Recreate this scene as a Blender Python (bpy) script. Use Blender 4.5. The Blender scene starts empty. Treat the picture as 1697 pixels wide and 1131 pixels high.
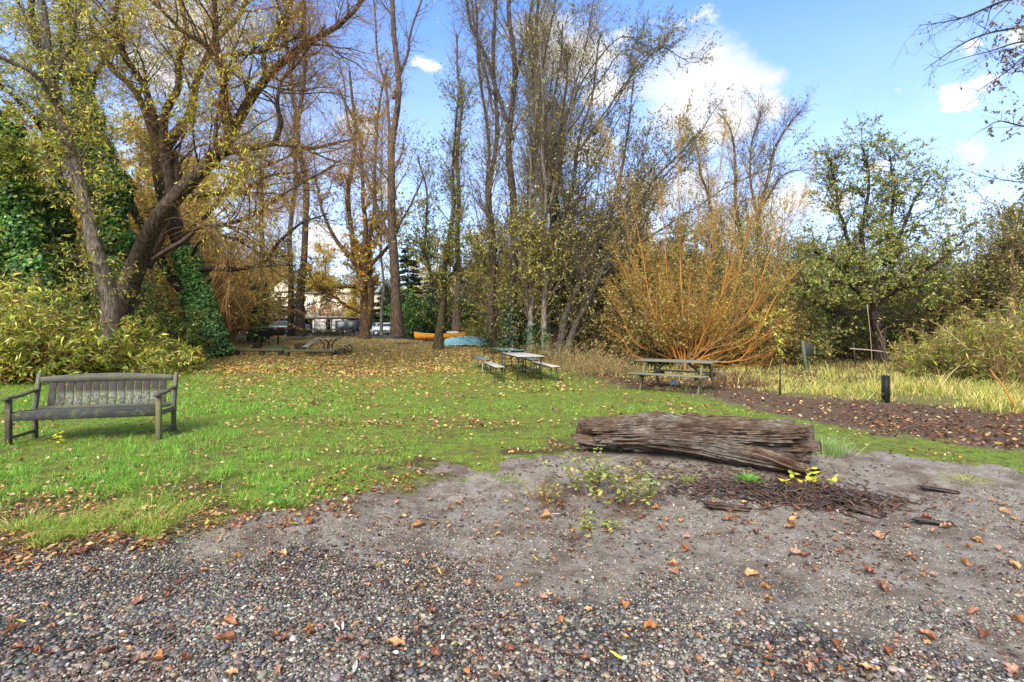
import bpy, bmesh, math
import numpy as np
from math import radians, sin, cos, pi

# ------------------------------------------------------------------ camera, sky, sun, exposure
SC = bpy.context.scene
FPX, HX, HY, CZ = 848.0, 848.5, 548.0, 1.5       # focal length in photo pixels, horizon, eye height
cam_d = bpy.data.cameras.new("Camera"); cam = bpy.data.objects.new("Camera", cam_d)
SC.collection.objects.link(cam); SC.camera = cam
cam_d.sensor_width = 36.0; cam_d.lens = 36.0 * FPX / 1697.0
cam_d.shift_y = -17.5 / 1697.0
cam_d.clip_start = 0.05; cam_d.clip_end = 3000.0
cam.location = (0, 0, CZ); cam.rotation_euler = (radians(90), 0, 0)

SUN_EL, SUN_AZ = 42.0, 200.0      # degrees; azimuth clockwise from +Y (behind the camera, a little left)
EXPOSURE = 1.3
SC.view_settings.view_transform = 'Standard'; SC.view_settings.look = 'None'
SC.view_settings.exposure = EXPOSURE; SC.view_settings.gamma = 1.0
try: SC.view_settings.use_curve_mapping = False
except Exception: pass
SC.render.engine = 'CYCLES'
SC.cycles.use_denoising = True
SC.cycles.max_bounces = 5; SC.cycles.diffuse_bounces = 3; SC.cycles.glossy_bounces = 2
SC.cycles.transmission_bounces = 3; SC.cycles.transparent_max_bounces = 4
SC.cycles.caustics_reflective = False; SC.cycles.caustics_refractive = False

sun_d = bpy.data.lights.new("Sun", 'SUN'); sun = bpy.data.objects.new("Sun", sun_d)
SC.collection.objects.link(sun)
sun_d.energy = 2.7; sun_d.angle = radians(34); sun_d.color = (1.0, 0.94, 0.82)
_az, _el = radians(SUN_AZ), radians(SUN_EL)
from mathutils import Vector
_sd = Vector((sin(_az) * cos(_el), cos(_az) * cos(_el), sin(_el)))
sun.rotation_euler = _sd.to_track_quat('Z', 'Y').to_euler()
sun.location = (0, -20, 40)

CLOUD_A = (2.5, 2.62, 2.85, 1); CLOUD_B = (3.3, 3.3, 3.35, 1); SKY_TINT = (.74, .88, 1.14, 1)
def build_world():
    w = bpy.data.worlds.new("World"); SC.world = w; w.use_nodes = True
    nt = w.node_tree; N, L = nt.nodes, nt.links; N.clear()
    out = N.new('ShaderNodeOutputWorld'); bg = N.new('ShaderNodeBackground')
    sky = N.new('ShaderNodeTexSky'); sky.sky_type = 'NISHITA'; sky.sun_disc = False
    sky.sun_elevation = radians(SUN_EL); sky.sun_rotation = radians(SUN_AZ)
    sky.air_density = 1.0; sky.dust_density = 0.6; sky.ozone_density = 2.2; sky.altitude = 30
    tc = N.new('ShaderNodeTexCoord')
    # clouds: soft lumps at fixed compass directions, broken up by noise on the view direction
    sc_ = N.new('ShaderNodeVectorMath'); sc_.operation = 'MULTIPLY'; sc_.inputs[1].default_value = (1, 1, 1.7)
    L.new(tc.outputs['Generated'], sc_.inputs[0])
    n1 = N.new('ShaderNodeTexNoise'); n1.inputs['Scale'].default_value = 9; n1.inputs['Detail'].default_value = 9
    n1.inputs['Roughness'].default_value = 0.62
    L.new(sc_.outputs[0], n1.inputs['Vector'])
    sb = N.new('ShaderNodeVectorMath'); sb.operation = 'SUBTRACT'; sb.inputs[1].default_value = (.5, .5, .5)
    L.new(n1.outputs['Color'], sb.inputs[0])
    ms = N.new('ShaderNodeVectorMath'); ms.operation = 'SCALE'; ms.inputs['Scale'].default_value = 0.16
    L.new(sb.outputs[0], ms.inputs[0])
    ad = N.new('ShaderNodeVectorMath'); ad.operation = 'ADD'
    L.new(sc_.outputs[0], ad.inputs[0]); L.new(ms.outputs[0], ad.inputs[1])
    lumps = [(1150, 125, 80), (1215, 150, 62), (1275, 178, 38), (1125, 190, 60), (1200, 205, 60),
             (1060, 60, 26), (1090, 45, 22), (1148, 36, 20), (1600, 150, 30), (1620, 165, 22), (1596, 258, 30), (1620, 268, 18),
             (1465, 262, 24), (1600, 76, 16), (1685, 55, 26), (1500, 150, 9), (1470, 158, 8), (1340, 258, 16),
             (950, 95, 70), (905, 45, 50), (1010, 150, 40), (712, 102, 20), (600, 205, 30), (325, 55, 70), (250, 120, 50),
             (1150, 300, 60), (1290, 330, 60), (1060, 330, 60), (980, 260, 50), (640, 310, 40), (180, 60, 40),
             (1390, 330, 40), (1230, 380, 80), (1000, 400, 80), (300, 330, 60), (540, 400, 50)]
    prev = None
    for (px, py, r) in lumps:
        d = np.array([(px - HX) / FPX, 1.0, (HY - py) / FPX]); nn = np.linalg.norm(d); d = d / nn
        rr = r / FPX / nn
        v = N.new('ShaderNodeVectorMath'); v.operation = 'DISTANCE'
        v.inputs[1].default_value = (d[0], d[1], d[2] * 1.7); L.new(ad.outputs[0], v.inputs[0])
        m = N.new('ShaderNodeMapRange'); m.interpolation_type = 'SMOOTHSTEP'
        m.inputs['From Min'].default_value = rr * 1.55; m.inputs['From Max'].default_value = rr * 0.45
        L.new(v.outputs['Value'], m.inputs['Value'])
        if prev is None: prev = m.outputs[0]
        else:
            mx = N.new('ShaderNodeMath'); mx.operation = 'MAXIMUM'
            L.new(prev, mx.inputs[0]); L.new(m.outputs[0], mx.inputs[1]); prev = mx.outputs[0]
    # unseen cloud behind and beside the camera, thickened to neutralise the ambient light
    n2 = N.new('ShaderNodeTexNoise'); n2.inputs['Scale'].default_value = 3.2; n2.inputs['Detail'].default_value = 8
    L.new(sc_.outputs[0], n2.inputs['Vector'])
    m2 = N.new('ShaderNodeMapRange'); m2.inputs['From Min'].default_value = 0.3; m2.inputs['From Max'].default_value = 0.5
    L.new(n2.outputs['Fac'], m2.inputs['Value'])
    sx = N.new('ShaderNodeSeparateXYZ'); L.new(tc.outputs['Generated'], sx.inputs[0])
    bk = N.new('ShaderNodeMapRange'); bk.inputs['From Min'].default_value = 0.25; bk.inputs['From Max'].default_value = -0.2
    L.new(sx.outputs['Y'], bk.inputs['Value'])
    mb = N.new('ShaderNodeMath'); mb.operation = 'MULTIPLY'; L.new(m2.outputs[0], mb.inputs[0]); L.new(bk.outputs[0], mb.inputs[1])
    mx = N.new('ShaderNodeMath'); mx.operation = 'MAXIMUM'; L.new(prev, mx.inputs[0]); L.new(mb.outputs[0], mx.inputs[1])
    # thin veil low in the sky
    hz = N.new('ShaderNodeMapRange'); hz.inputs['From Min'].default_value = 0.5; hz.inputs['From Max'].default_value = 0.05
    hz.inputs['To Max'].default_value = 0.62
    L.new(sx.outputs['Z'], hz.inputs['Value'])
    m3 = N.new('ShaderNodeMath'); m3.operation = 'MAXIMUM'; L.new(mx.outputs[0], m3.inputs[0]); L.new(hz.outputs[0], m3.inputs[1])
    n3 = N.new('ShaderNodeTexNoise'); n3.inputs['Scale'].default_value = 7; n3.inputs['Detail'].default_value = 6
    L.new(ad.outputs[0], n3.inputs['Vector'])
    cr = N.new('ShaderNodeMix'); cr.data_type = 'RGBA'
    cr.inputs['A'].default_value = CLOUD_A; cr.inputs['B'].default_value = CLOUD_B
    mr = N.new('ShaderNodeMapRange'); mr.inputs['From Min'].default_value = 0.35; mr.inputs['From Max'].default_value = 0.6
    L.new(n3.outputs['Fac'], mr.inputs['Value']); L.new(mr.outputs[0], cr.inputs['Factor'])
    tint = N.new('ShaderNodeMix'); tint.data_type = 'RGBA'; tint.blend_type = 'MULTIPLY'; tint.inputs['Factor'].default_value = 1
    tint.inputs['B'].default_value = SKY_TINT
    L.new(sky.outputs[0], tint.inputs['A'])
    mix = N.new('ShaderNodeMix'); mix.data_type = 'RGBA'
    L.new(m3.outputs[0], mix.inputs['Factor']); L.new(tint.outputs['Result'], mix.inputs['A']); L.new(cr.outputs['Result'], mix.inputs['B'])
    L.new(mix.outputs['Result'], bg.inputs['Color']); bg.inputs['Strength'].default_value = 0.15
    L.new(bg.outputs[0], out.inputs['Surface'])
build_world()

# ------------------------------------------------------------------ helpers
def at(px, py, Y): return np.array([(px - HX) / FPX * Y, Y, CZ + (HY - py) / FPX * Y])
def RG(s): return np.random.default_rng(s)
def sst(a, b, x):
    t = np.clip((np.asarray(x, float) - a) / (b - a), 0, 1); return t * t * (3 - 2 * t)
def lerp(a, b, t): return a + (b - a) * t
def nrm(v): return v / np.maximum(np.linalg.norm(v, axis=-1, keepdims=True), 1e-9)
def _h(i, j, k, s):
    with np.errstate(over='ignore'):
        n = (i.astype(np.int64) * 374761393 + j.astype(np.int64) * 668265263 + k.astype(np.int64) * 2147483647 + s * 1274126177) & 0xffffffff
        n = ((n ^ (n >> 13)) * 1274126177) & 0xffffffff
        n = ((n ^ (n >> 15)) * 2246822519) & 0xffffffff
        n = n ^ (n >> 16)
    return (n & 0xffffff) / float(0xffffff)
def vn(x, y, z=0.0, s=0):
    x, y, z = np.broadcast_arrays(np.asarray(x, float), np.asarray(y, float), np.asarray(z, float))
    i, j, k = np.floor(x), np.floor(y), np.floor(z); fx, fy, fz = x - i, y - j, z - k
    fx, fy, fz = [t * t * (3 - 2 * t) for t in (fx, fy, fz)]; r = 0
    for a in (0, 1):
        for b in (0, 1):
            for c in (0, 1):
                w = (fx if a else 1 - fx) * (fy if b else 1 - fy) * (fz if c else 1 - fz)
                r = r + w * _h(i + a, j + b, k + c, s)
    return r
def fbm(x, y, z=0.0, o=4, s=0):
    r = 0; a = 0.5; t = 0
    for q in range(o):
        r = r + a * vn(np.asarray(x) * 2 ** q, np.asarray(y) * 2 ** q, np.asarray(z) * 2 ** q, s + q); t += a; a *= .5
    return r / t

class MB:
    "collects vertices and faces; build() links them as ONE mesh object"
    def __init__(s): s.v = []; s.c = []; s.f = []; s.n = 0
    def add(s, v, f, col=(.5, .5, .5), mat=0):
        v = np.asarray(v, float).reshape(-1, 3); f = np.asarray(f, np.int64)
        c = np.empty((len(v), 3)); c[:] = np.asarray(col, float)
        s.v.append(v); s.c.append(c); s.f.append((f + s.n, mat)); s.n += len(v); return s
    def tube(s, P, R, k=6, col=(.5, .5, .5), mat=0, cap=True):
        P = np.asarray(P, float); R = np.asarray(R, float)
        if P.ndim == 2: P = P[None]
        if R.ndim < 2: R = np.broadcast_to(R, P.shape[:2])
        v, f = tubes(P, R, k); N, S = P.shape[:2]
        col = np.asarray(col, float)
        if col.ndim == 2 and len(col) == N: col = np.repeat(col, S * k, 0)
        s.add(v, f, col, mat)
        if cap and N <= 40:
            for n in range(N):
                b = s.n - N * S * k + n * S * k
                ff = [np.array([list(range(b + k - 1, b - 1, -1))]), np.array([list(range(b + (S - 1) * k, b + S * k))])]
                for q in ff: s.f.append((q, mat))
        return s
    def box(s, c, d, M=None, col=(.5, .5, .5), mat=0, bev=0.0):
        hx, hy, hz = [x / 2 for x in d]
        if bev > 0:
            b = min(bev, hx * .45, hy * .45, hz * .45)
            V = []; 
            for sx in (-1, 1):
                for sy in (-1, 1):
                    for sz in (-1, 1):
                        V += [(sx * hx, sy * (hy - b), sz * (hz - b)), (sx * (hx - b), sy * hy, sz * (hz - b)), (sx * (hx - b), sy * (hy - b), sz * hz)]
            bm = bmesh.new()
            for q in V: bm.verts.new(q)
            bmesh.ops.convex_hull(bm, input=bm.verts); bm.verts.ensure_lookup_table()
            bm.verts.index_update()
            V = np.array([q.co[:] for q in bm.verts]); T = np.array([[q.index for q in f.verts] for f in bm.faces if len(f.verts) == 3]); bm.free()
        else:
            V = np.array([(x, y, z) for x in (-hx, hx) for y in (-hy, hy) for z in (-hz, hz)])
            T = np.array([(0, 1, 3, 2), (4, 6, 7, 5), (0, 4, 5, 1), (2, 3, 7, 6), (0, 2, 6, 4), (1, 5, 7, 3)])
        if M is not None: V = V @ np.asarray(M).T
        return s.add(V + np.asarray(c, float), T, col, mat)
    def build(s, name, mats, parent=None, smooth=False, base=(0, 0, 0)):
        me = bpy.data.meshes.new(name)
        V = np.concatenate(s.v) - np.asarray(base, float); C = np.concatenate(s.c)
        nl = sum(f.size for f, _ in s.f); nf = sum(len(f) for f, _ in s.f)
        me.vertices.add(len(V)); me.vertices.foreach_set('co', V.astype(np.float32).ravel())
        me.loops.add(nl); me.polygons.add(nf)
        lv = np.concatenate([f.ravel() for f, _ in s.f]).astype(np.int32)
        lt = np.concatenate([np.full(len(f), f.shape[1]) for f, _ in s.f]).astype(np.int32)
        ls = np.concatenate([[0], np.cumsum(lt)[:-1]]).astype(np.int32)
        me.loops.foreach_set('vertex_index', lv)
        me.polygons.foreach_set('loop_start', ls)
        try: me.polygons.foreach_set('loop_total', lt)
        except Exception: pass
        mi = np.concatenate([np.full(len(f), m) for f, m in s.f]).astype(np.int32)
        me.polygons.foreach_set('material_index', mi)
        if smooth: me.polygons.foreach_set('use_smooth', np.ones(nf, bool))
        me.update(calc_edges=True)
        a = me.color_attributes.new('Col', 'FLOAT_COLOR', 'POINT')
        a.data.foreach_set('color', np.concatenate([C, np.ones((len(C), 1))], 1).astype(np.float32).ravel())
        for m in (mats if isinstance(mats, (list, tuple)) else [mats]): me.materials.append(m)
        o = bpy.data.objects.new(name, me); SC.collection.objects.link(o)
        if parent is not None: o.parent = parent
        return o
def tubes(P, R, k):
    N, S = P.shape[:2]
    T = np.empty_like(P); T[:, 1:-1] = P[:, 2:] - P[:, :-2]; T[:, 0] = P[:, 1] - P[:, 0]; T[:, -1] = P[:, -1] - P[:, -2]
    T = nrm(T); A = nrm(P[:, -1] - P[:, 0])
    ref = np.where((np.abs(A[:, 1:2]) < .8), np.array([[0, 1., 0]]), np.array([[1., 0, 0]]))
    U = nrm(np.cross(T, ref[:, None, :])); W = np.cross(T, U)
    a = np.arange(k) * 2 * pi / k
    rad = R[..., None, None] if R.ndim == 2 else R[..., None]
    v = P[:, :, None, :] + rad * (np.cos(a)[None, None, :, None] * U[:, :, None, :] + np.sin(a)[None, None, :, None] * W[:, :, None, :])
    b = np.arange(N)[:, None, None] * S * k; i = np.arange(S - 1)[None, :, None] * k; j = np.arange(k)[None, None, :]; j2 = (j + 1) % k
    f = np.stack([b + i + j, b + i + j2, b + i + k + j2, b + i + k + j], -1).reshape(-1, 4)
    return v.reshape(-1, 3), f
def spline(pts, n):
    pts = np.asarray(pts, float); m = len(pts)
    E = np.concatenate([[2 * pts[0] - pts[1]], pts, [2 * pts[-1] - pts[-2]]])
    t = np.linspace(0, m - 1 - 1e-6, n); i = t.astype(int); f = (t - i)[:, None]
    p0, p1, p2, p3 = E[i], E[i + 1], E[i + 2], E[i + 3]
    return .5 * (2 * p1 + (p2 - p0) * f + (2 * p0 - 5 * p1 + 4 * p2 - p3) * f ** 2 + (3 * p1 - p0 - 3 * p2 + p3) * f ** 3)
def Rz(a): return np.array([[cos(a), -sin(a), 0], [sin(a), cos(a), 0], [0, 0, 1]])
def Rx(a): return np.array([[1, 0, 0], [0, cos(a), -sin(a)], [0, sin(a), cos(a)]])
def Ry(a): return np.array([[cos(a), 0, sin(a)], [0, 1, 0], [-sin(a), 0, cos(a)]])

def empty(name, loc, label, cat, group=None, rz=0.0):
    o = bpy.data.objects.new(name, None); SC.collection.objects.link(o); o.empty_display_size = .2
    o.location = tuple(float(q) for q in loc); o.rotation_euler = (0, 0, rz)
    return tag(o, label, cat, group)
def tag(o, label=None, cat=None, group=None, kind=None):
    if label: o['label'] = label
    if cat: o['category'] = cat
    if group: o['group'] = group
    if kind: o['kind'] = kind
    return o
def dup(root, loc, rz=0.0, sc=1.0, label=None, group=None, tilt=(0, 0)):
    r = root.copy(); SC.collection.objects.link(r); r.location = tuple(float(q) for q in loc)
    r.rotation_euler = (tilt[0], tilt[1], rz); r.scale = (sc, sc, sc) if np.isscalar(sc) else sc
    if label: r['label'] = label
    if group: r['group'] = group
    for ch in list(root.children):
        c = ch.copy(); SC.collection.objects.link(c); c.parent = r
        for g in list(ch.children):
            d = g.copy(); SC.collection.objects.link(d); d.parent = c
    return r

# ------------------------------------------------------------------ materials
def newmat(name):
    m = bpy.data.materials.new(name); m.use_nodes = True; nt = m.node_tree; nt.nodes.clear()
    return m, nt.nodes, nt.links
def attr(N, name='Col'):
    a = N.new('ShaderNodeAttribute'); a.attribute_name = name; return a
def noise(N, L, scale, detail=4, rough=.6, vec=None, out='Fac'):
    n = N.new('ShaderNodeTexNoise'); n.inputs['Scale'].default_value = scale; n.inputs['Detail'].default_value = detail
    n.inputs['Roughness'].default_value = rough
    if vec is not None: L.new(vec, n.inputs['Vector'])
    return n.outputs[out]
def mapping(N, L, scale=(1, 1, 1), src='Object'):
    t = N.new('ShaderNodeTexCoord'); m = N.new('ShaderNodeMapping'); m.inputs['Scale'].default_value = scale
    L.new(t.outputs[src], m.inputs['Vector']); return m.outputs[0]
def mixc(N, L, f, a, b, blend='MIX'):
    m = N.new('ShaderNodeMix'); m.data_type = 'RGBA'; m.blend_type = blend
    for s, v in (('Factor', f), ('A', a), ('B', b)):
        if hasattr(v, 'links'): L.new(v, m.inputs[s])
        elif s == 'Factor': m.inputs[s].default_value = v
        else: m.inputs[s].default_value = (*v, 1) if len(v) == 3 else v
    return m.outputs['Result']
def mrange(N, L, v, a, b, c=0.0, d=1.0, smooth=False):
    m = N.new('ShaderNodeMapRange'); m.inputs['From Min'].default_value = a; m.inputs['From Max'].default_value = b
    m.inputs['To Min'].default_value = c; m.inputs['To Max'].default_value = d
    if smooth: m.interpolation_type = 'SMOOTHSTEP'
    L.new(v, m.inputs['Value']); return m.outputs[0]
def mul(N, L, a, b, op='MULTIPLY'):
    m = N.new('ShaderNodeMath'); m.operation = op
    for i, v in enumerate((a, b)):
        if hasattr(v, 'links'): L.new(v, m.inputs[i])
        else: m.inputs[i].default_value = v
    return m.outputs[0]
def finish(m, N, L, col, rough=.8, bump=None, bs=.3, bd=.02, metal=0.0, spec=.3):
    p = N.new('ShaderNodeBsdfPrincipled'); o = N.new('ShaderNodeOutputMaterial')
    if hasattr(col, 'links'): L.new(col, p.inputs['Base Color'])
    else: p.inputs['Base Color'].default_value = (*col, 1)
    if hasattr(rough, 'links'): L.new(rough, p.inputs['Roughness'])
    else: p.inputs['Roughness'].default_value = rough
    p.inputs['Metallic'].default_value = metal; p.inputs['Specular IOR Level'].default_value = spec
    if bump is not None:
        b = N.new('ShaderNodeBump'); b.inputs['Strength'].default_value = bs; b.inputs['Distance'].default_value = bd
        L.new(bump, b.inputs['Height']); L.new(b.outputs[0], p.inputs['Normal'])
    L.new(p.outputs[0], o.inputs['Surface']); return m
def mat_leaf(name, trans=.35, gain=1.0):
    m, N, L = newmat(name); a = attr(N)
    n = noise(N, L, 40, 2, .5, mapping(N, L))
    c = mixc(N, L, 1.0, a.outputs['Color'], mixc(N, L, mrange(N, L, n, .3, .7), (.75 * gain,) * 3, (1.2 * gain,) * 3), 'MULTIPLY')
    d = N.new('ShaderNodeBsdfDiffuse'); t = N.new('ShaderNodeBsdfTranslucent'); g = N.new('ShaderNodeBsdfGlossy')
    g.inputs['Roughness'].default_value = .45; g.inputs['Color'].default_value = (.8, .85, .9, 1)
    L.new(c, d.inputs[0]); L.new(c, t.inputs[0])
    mx = N.new('ShaderNodeMixShader'); mx.inputs[0].default_value = trans; L.new(d.outputs[0], mx.inputs[1]); L.new(t.outputs[0], mx.inputs[2])
    m2 = N.new('ShaderNodeMixShader'); m2.inputs[0].default_value = .04; L.new(mx.outputs[0], m2.inputs[1]); L.new(g.outputs[0], m2.inputs[2])
    o = N.new('ShaderNodeOutputMaterial'); L.new(m2.outputs[0], o.inputs['Surface']); return m
def mat_bark(name, sc=1.0, dark=.3, moss=0.0):
    m, N, L = newmat(name); a = attr(N)
    v = mapping(N, L, (9 * sc, 9 * sc, 1.6 * sc))
    n = noise(N, L, 2.0, 6, .7, v)
    n2 = noise(N, L, 1.3 * sc, 4, .6, mapping(N, L))
    c = mixc(N, L, 1.0, a.outputs['Color'], mixc(N, L, mrange(N, L, n, .4, .6), (dark,) * 3, (1.5, 1.46, 1.4)), 'MULTIPLY')
    lic = mrange(N, L, noise(N, L, 6, 5, .7, mapping(N, L)), .6, .68, 0, .45)
    c = mixc(N, L, lic, c, (.22, .22, .18))
    if moss > 0:
        c = mixc(N, L, mrange(N, L, n2, .5, .68, 0, moss), c, (.09, .12, .03))
    return finish(m, N, L, c, .9, n, 1.0, .07, spec=.15)
def mat_plain(name, rough=.7, nscale=8, amp=.25, bump=.15, metal=0.0, spec=.3):
    m, N, L = newmat(name); a = attr(N); n = noise(N, L, nscale, 6, .65, mapping(N, L))
    c = mixc(N, L, 1.0, a.outputs['Color'], mixc(N, L, n, (1 - amp,) * 3, (1 + amp,) * 3), 'MULTIPLY')
    return finish(m, N, L, c, rough, n, bump, .01, metal, spec)
def mat_wood(name, moss=.6, axis=0, mossz=None):
    m, N, L = newmat(name); a = attr(N)
    s = [28, 28, 28]; s[axis] = 1.6
    n = noise(N, L, 2.2, 7, .7, mapping(N, L, s)); n2 = noise(N, L, 5, 6, .7, mapping(N, L)); n3 = noise(N, L, 40, 3, .6, mapping(N, L))
    c = mixc(N, L, 1.0, a.outputs['Color'], mixc(N, L, mrange(N, L, n, .3, .7), (.55,) * 3, (1.45, 1.42, 1.36)), 'MULTIPLY')
    mo = mul(N, L, mrange(N, L, n2, .48, .66, 0, moss), mrange(N, L, n3, .35, .55))
    c = mixc(N, L, mo, c, (.16, .2, .05))
    li = mul(N, L, mrange(N, L, noise(N, L, 9, 5, .7, mapping(N, L)), .6, .7, 0, .5), mrange(N, L, n3, .45, .6))
    c = mixc(N, L, li, c, (.34, .36, .33))
    return finish(m, N, L, c, .85, n, .6, .01, spec=.2)
M = {}
M['leaf'] = mat_leaf('leaf_surface', .35, 1.25); M['grass'] = mat_leaf('grass_blade', .3, 1.35); M['ivy'] = mat_leaf('ivy_leaf', .15, 1.2)
M['litter'] = mat_leaf('dry_leaf', .15); M['bark'] = mat_bark('bark', 1.0); M['bark_moss'] = mat_bark('mossy_bark', 1.0, .4, .7)
M['twig'] = mat_plain('twig_bark', .85, 20, .2, .1, spec=.15); M['twig_orange'] = mat_plain('orange_willow_bark', .6, 14, .25, .1)
M['wood_x'] = mat_wood('weathered_wood_long', .5, 0); M['wood_z'] = mat_wood('weathered_wood_upright', .8, 2); M['wood_y'] = mat_wood('weathered_wood_across', .6, 1)
M['metal'] = mat_plain('painted_metal', .45, 20, .15, .05, .3); M['paint'] = mat_plain('paint', .6, 3, .08, .03); M['carpaint'] = mat_plain('car_paint', .25, 3, .04, 0, .2, .5)
M['rough'] = mat_plain('rough_surface', .9, 14, .35, .4); M['rust'] = mat_plain('rusty_metal', .9, 25, .5, .4)
M['rubber'] = mat_plain('rubber', .9, 10, .1, .1); M['plastic'] = mat_plain('plastic', .5, 5, .06, .02)
def mat_glass():
    m, N, L = newmat('window_glass'); a = attr(N)
    return finish(m, N, L, a.outputs['Color'], .08, spec=.8)
M['glass'] = mat_glass()
# ------------------------------------------------------------------ terrain and zones
def to_px(X, Y):
    Ys = np.maximum(Y, .6); return HX + FPX * X / Ys, HY + FPX * CZ / Ys
EDGE = np.array([(-1500, 1000), (-600, 940), (0, 888), (150, 884), (250, 872), (320, 858), (430, 858), (500, 846), (570, 832), (640, 800), (700, 778),
                 (850, 766), (950, 757), (1100, 752), (1340, 752), (1420, 748), (1520, 762), (1697, 780), (2300, 815)], float)
def edge_py(px): return np.interp(px, EDGE[:, 0], EDGE[:, 1])
def edge_dist(X, Y):
    "metres behind (+) or in front (-) of the bank edge"
    px, _ = to_px(X, np.maximum(Y, 2.0)); e = edge_py(px); return Y - CZ * FPX / (e - HY)
def gz(X, Y):
    X = np.asarray(X, float); Y = np.asarray(Y, float); Ys = np.maximum(Y, 1.0); u = X / Ys
    A = 1.05 - .5 * sst(-.34, -.1, u) - .33 * sst(-.08, .12, u)
    ex = 1.25 - .35 * sst(-.3, -.1, u)
    t = np.clip((Y - 15) / 23, 0, 1)
    z = A * t ** ex
    d = edge_dist(X, Y)
    z = z - .13 * sst(.25, -.9, d) - .05 * sst(0, -3, d)
    z = z + .035 * (fbm(X * .9, Y * .9, 0, 3, 11) - .5) * sst(1.0, 3, Ys) + .012 * (fbm(X * 5, Y * 5, 0, 3, 5) - .5)
    z = z - .0 * X
    # mound of soil under and before the log
    z = z + .07 * np.exp(-((X - 2.0) / 1.6) ** 2 - ((Y - 5.75) / .45) ** 2)
    return z
def zones(X, Y):
    px, py = to_px(X, Y); n1 = fbm(X * .8, Y * .8, 0, 4, 21); n2 = fbm(X * 3, Y * 3, 0, 4, 31); n3 = fbm(X * 9, Y * 9, 0, 3, 41)
    d = edge_dist(X, Y) + (n2 - .5) * .6 + (n3 - .5) * .35 + (n1 - .5) * .5 * sst(560, 700, px)
    g = sst(-.05, .12, d)
    # thin mossy lip in front of the middle of the bank
    mid = sst(560, 700, px) * sst(1010, 900, px)
    g = np.maximum(g, .8 * mid * sst(-.5, 0, d) * sst(.46, .62, n2 + .1 * n3))
    # bare soil patches just behind the edge
    patch = sst(.52, .62, fbm(X * 1.6, Y * 1.6, 0, 4, 77)) * sst(1.7, .3, d) * sst(1100, 900, px)
    patch2 = sst(.56, .64, fbm(X * 1.1, Y * 2.2, 0, 4, 87)) * sst(4.5, 1.5, d) * .7 * sst(1150, 900, px)
    gm = g * 1.0; soilp = np.clip(patch + .7 * patch2, 0, 1) * gm
    g = g * (1 - .9 * patch) * (1 - .8 * patch2)
    # mulch path on the right
    top = np.interp(px, [980, 1050, 1180, 1300, 1500, 1697, 2300], [628, 630, 636, 652, 668, 686, 720]) + (n2 - .5) * 14
    bot = np.interp(px, [980, 1050, 1180, 1250, 1330, 1450, 1697, 2300], [629, 640, 656, 676, 694, 718, 748, 790]) + (n2 - .5) * 16
    mul_ = sst(top - 5, top + 3, py) * sst(bot + 6, bot - 4, py) * sst(960, 1030, px)
    # brown leaf-strewn strip at the thicket's foot
    strip = sst(560, 575, py) * sst(625, 600, py) * sst(880, 930, px) * .9
    strip = np.maximum(strip, sst(900, 1010, px - (py - 590) * 1.2) * sst(650, 640, py) * sst(560, 570, py))
    lit = sst(655, 585, py + (n1 - .5) * 60) * sst(300, 400, px) * sst(820, 640, px)
    lit = np.maximum(lit, .55 * sst(640, 570, py + (n1 - .5) * 40) * sst(600, 700, px) * sst(1000, 860, px) * sst(.45, .6, n2))
    lit = np.where(Y > 21, np.maximum(lit, sst(.4, .55, n1) * .8), lit)
    lit = np.maximum(lit, sst(21, 26, Y) * sst(950, 800, px))
    dry = sst(1195, 1240, px) * sst(top + 4, top - 4, py) * sst(560, 566, py)
    dry = np.maximum(dry, .8 * strip * sst(.5, .6, n1))
    far_r = sst(14, 17, Y) * sst(900, 1000, px)
    g = g * (1 - mul_) * (1 - .85 * strip); gm = gm * (1 - mul_)
    gr = np.interp(px, [-800, 0, 300, 560, 700, 900, 1100, 1300, 1500, 1697, 2400], [850, 850, 850, 850, 880, 930, 900, 930, 960, 995, 1040])
    gravel = sst(-40, 60, py - gr + (n1 - .5) * 190 + (n2 - .5) * 120) * (1 - g)
    gravel = np.maximum(gravel, sst(120, 200, py - gr))
    return dict(px=px, py=py, g=g, gm=gm, soilp=soilp, mulch=mul_, litter=np.clip(lit, 0, 1), dry=dry, strip=strip, gravel=gravel * (d < .05), d=d, far=far_r)

def build_ground():
    Yr = [-30, -18, -10, -6, -3, -1.5, 0, .8]
    y = 1.4
    while y < 60: Yr.append(y); y *= 1.0085
    while y < 900: Yr.append(y); y *= 1.10
    Yr = np.array(Yr); t = np.linspace(-1, 1, 561); t = np.sign(t) * (.35 * np.abs(t) + .65 * np.abs(t) ** 2.6)
    W = 1.9 * (np.maximum(Yr, 0) + 7)
    X = t[None, :] * W[:, None]; Y = np.broadcast_to(Yr[:, None], X.shape)
    Z = gz(X, Y); z = zones(X, Y)
    S, K = X.shape
    i = np.arange(S - 1)[:, None] * K; j = np.arange(K - 1)[None, :]
    f = np.stack([i + j, i + j + 1, i + K + j + 1, i + K + j], -1).reshape(-1, 4)
    m = MB(); m.add(np.stack([X, Y, Z], -1).reshape(-1, 3), f)
    o = m.build('ground', MG, smooth=True); tag(o, kind='structure')
    me = o.data
    for nm, ch in (('zone_a', (z['gm'], z['mulch'], z['litter'])), ('zone_b', (z['gravel'], z['dry'], np.maximum(np.maximum(z['strip'], z['far']), z['soilp'])))):
        a = me.color_attributes.new(nm, 'FLOAT_COLOR', 'POINT')
        c = np.stack([q.ravel() for q in ch] + [np.ones(X.size)], 1); a.data.foreach_set('color', c.astype(np.float32).ravel())
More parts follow.
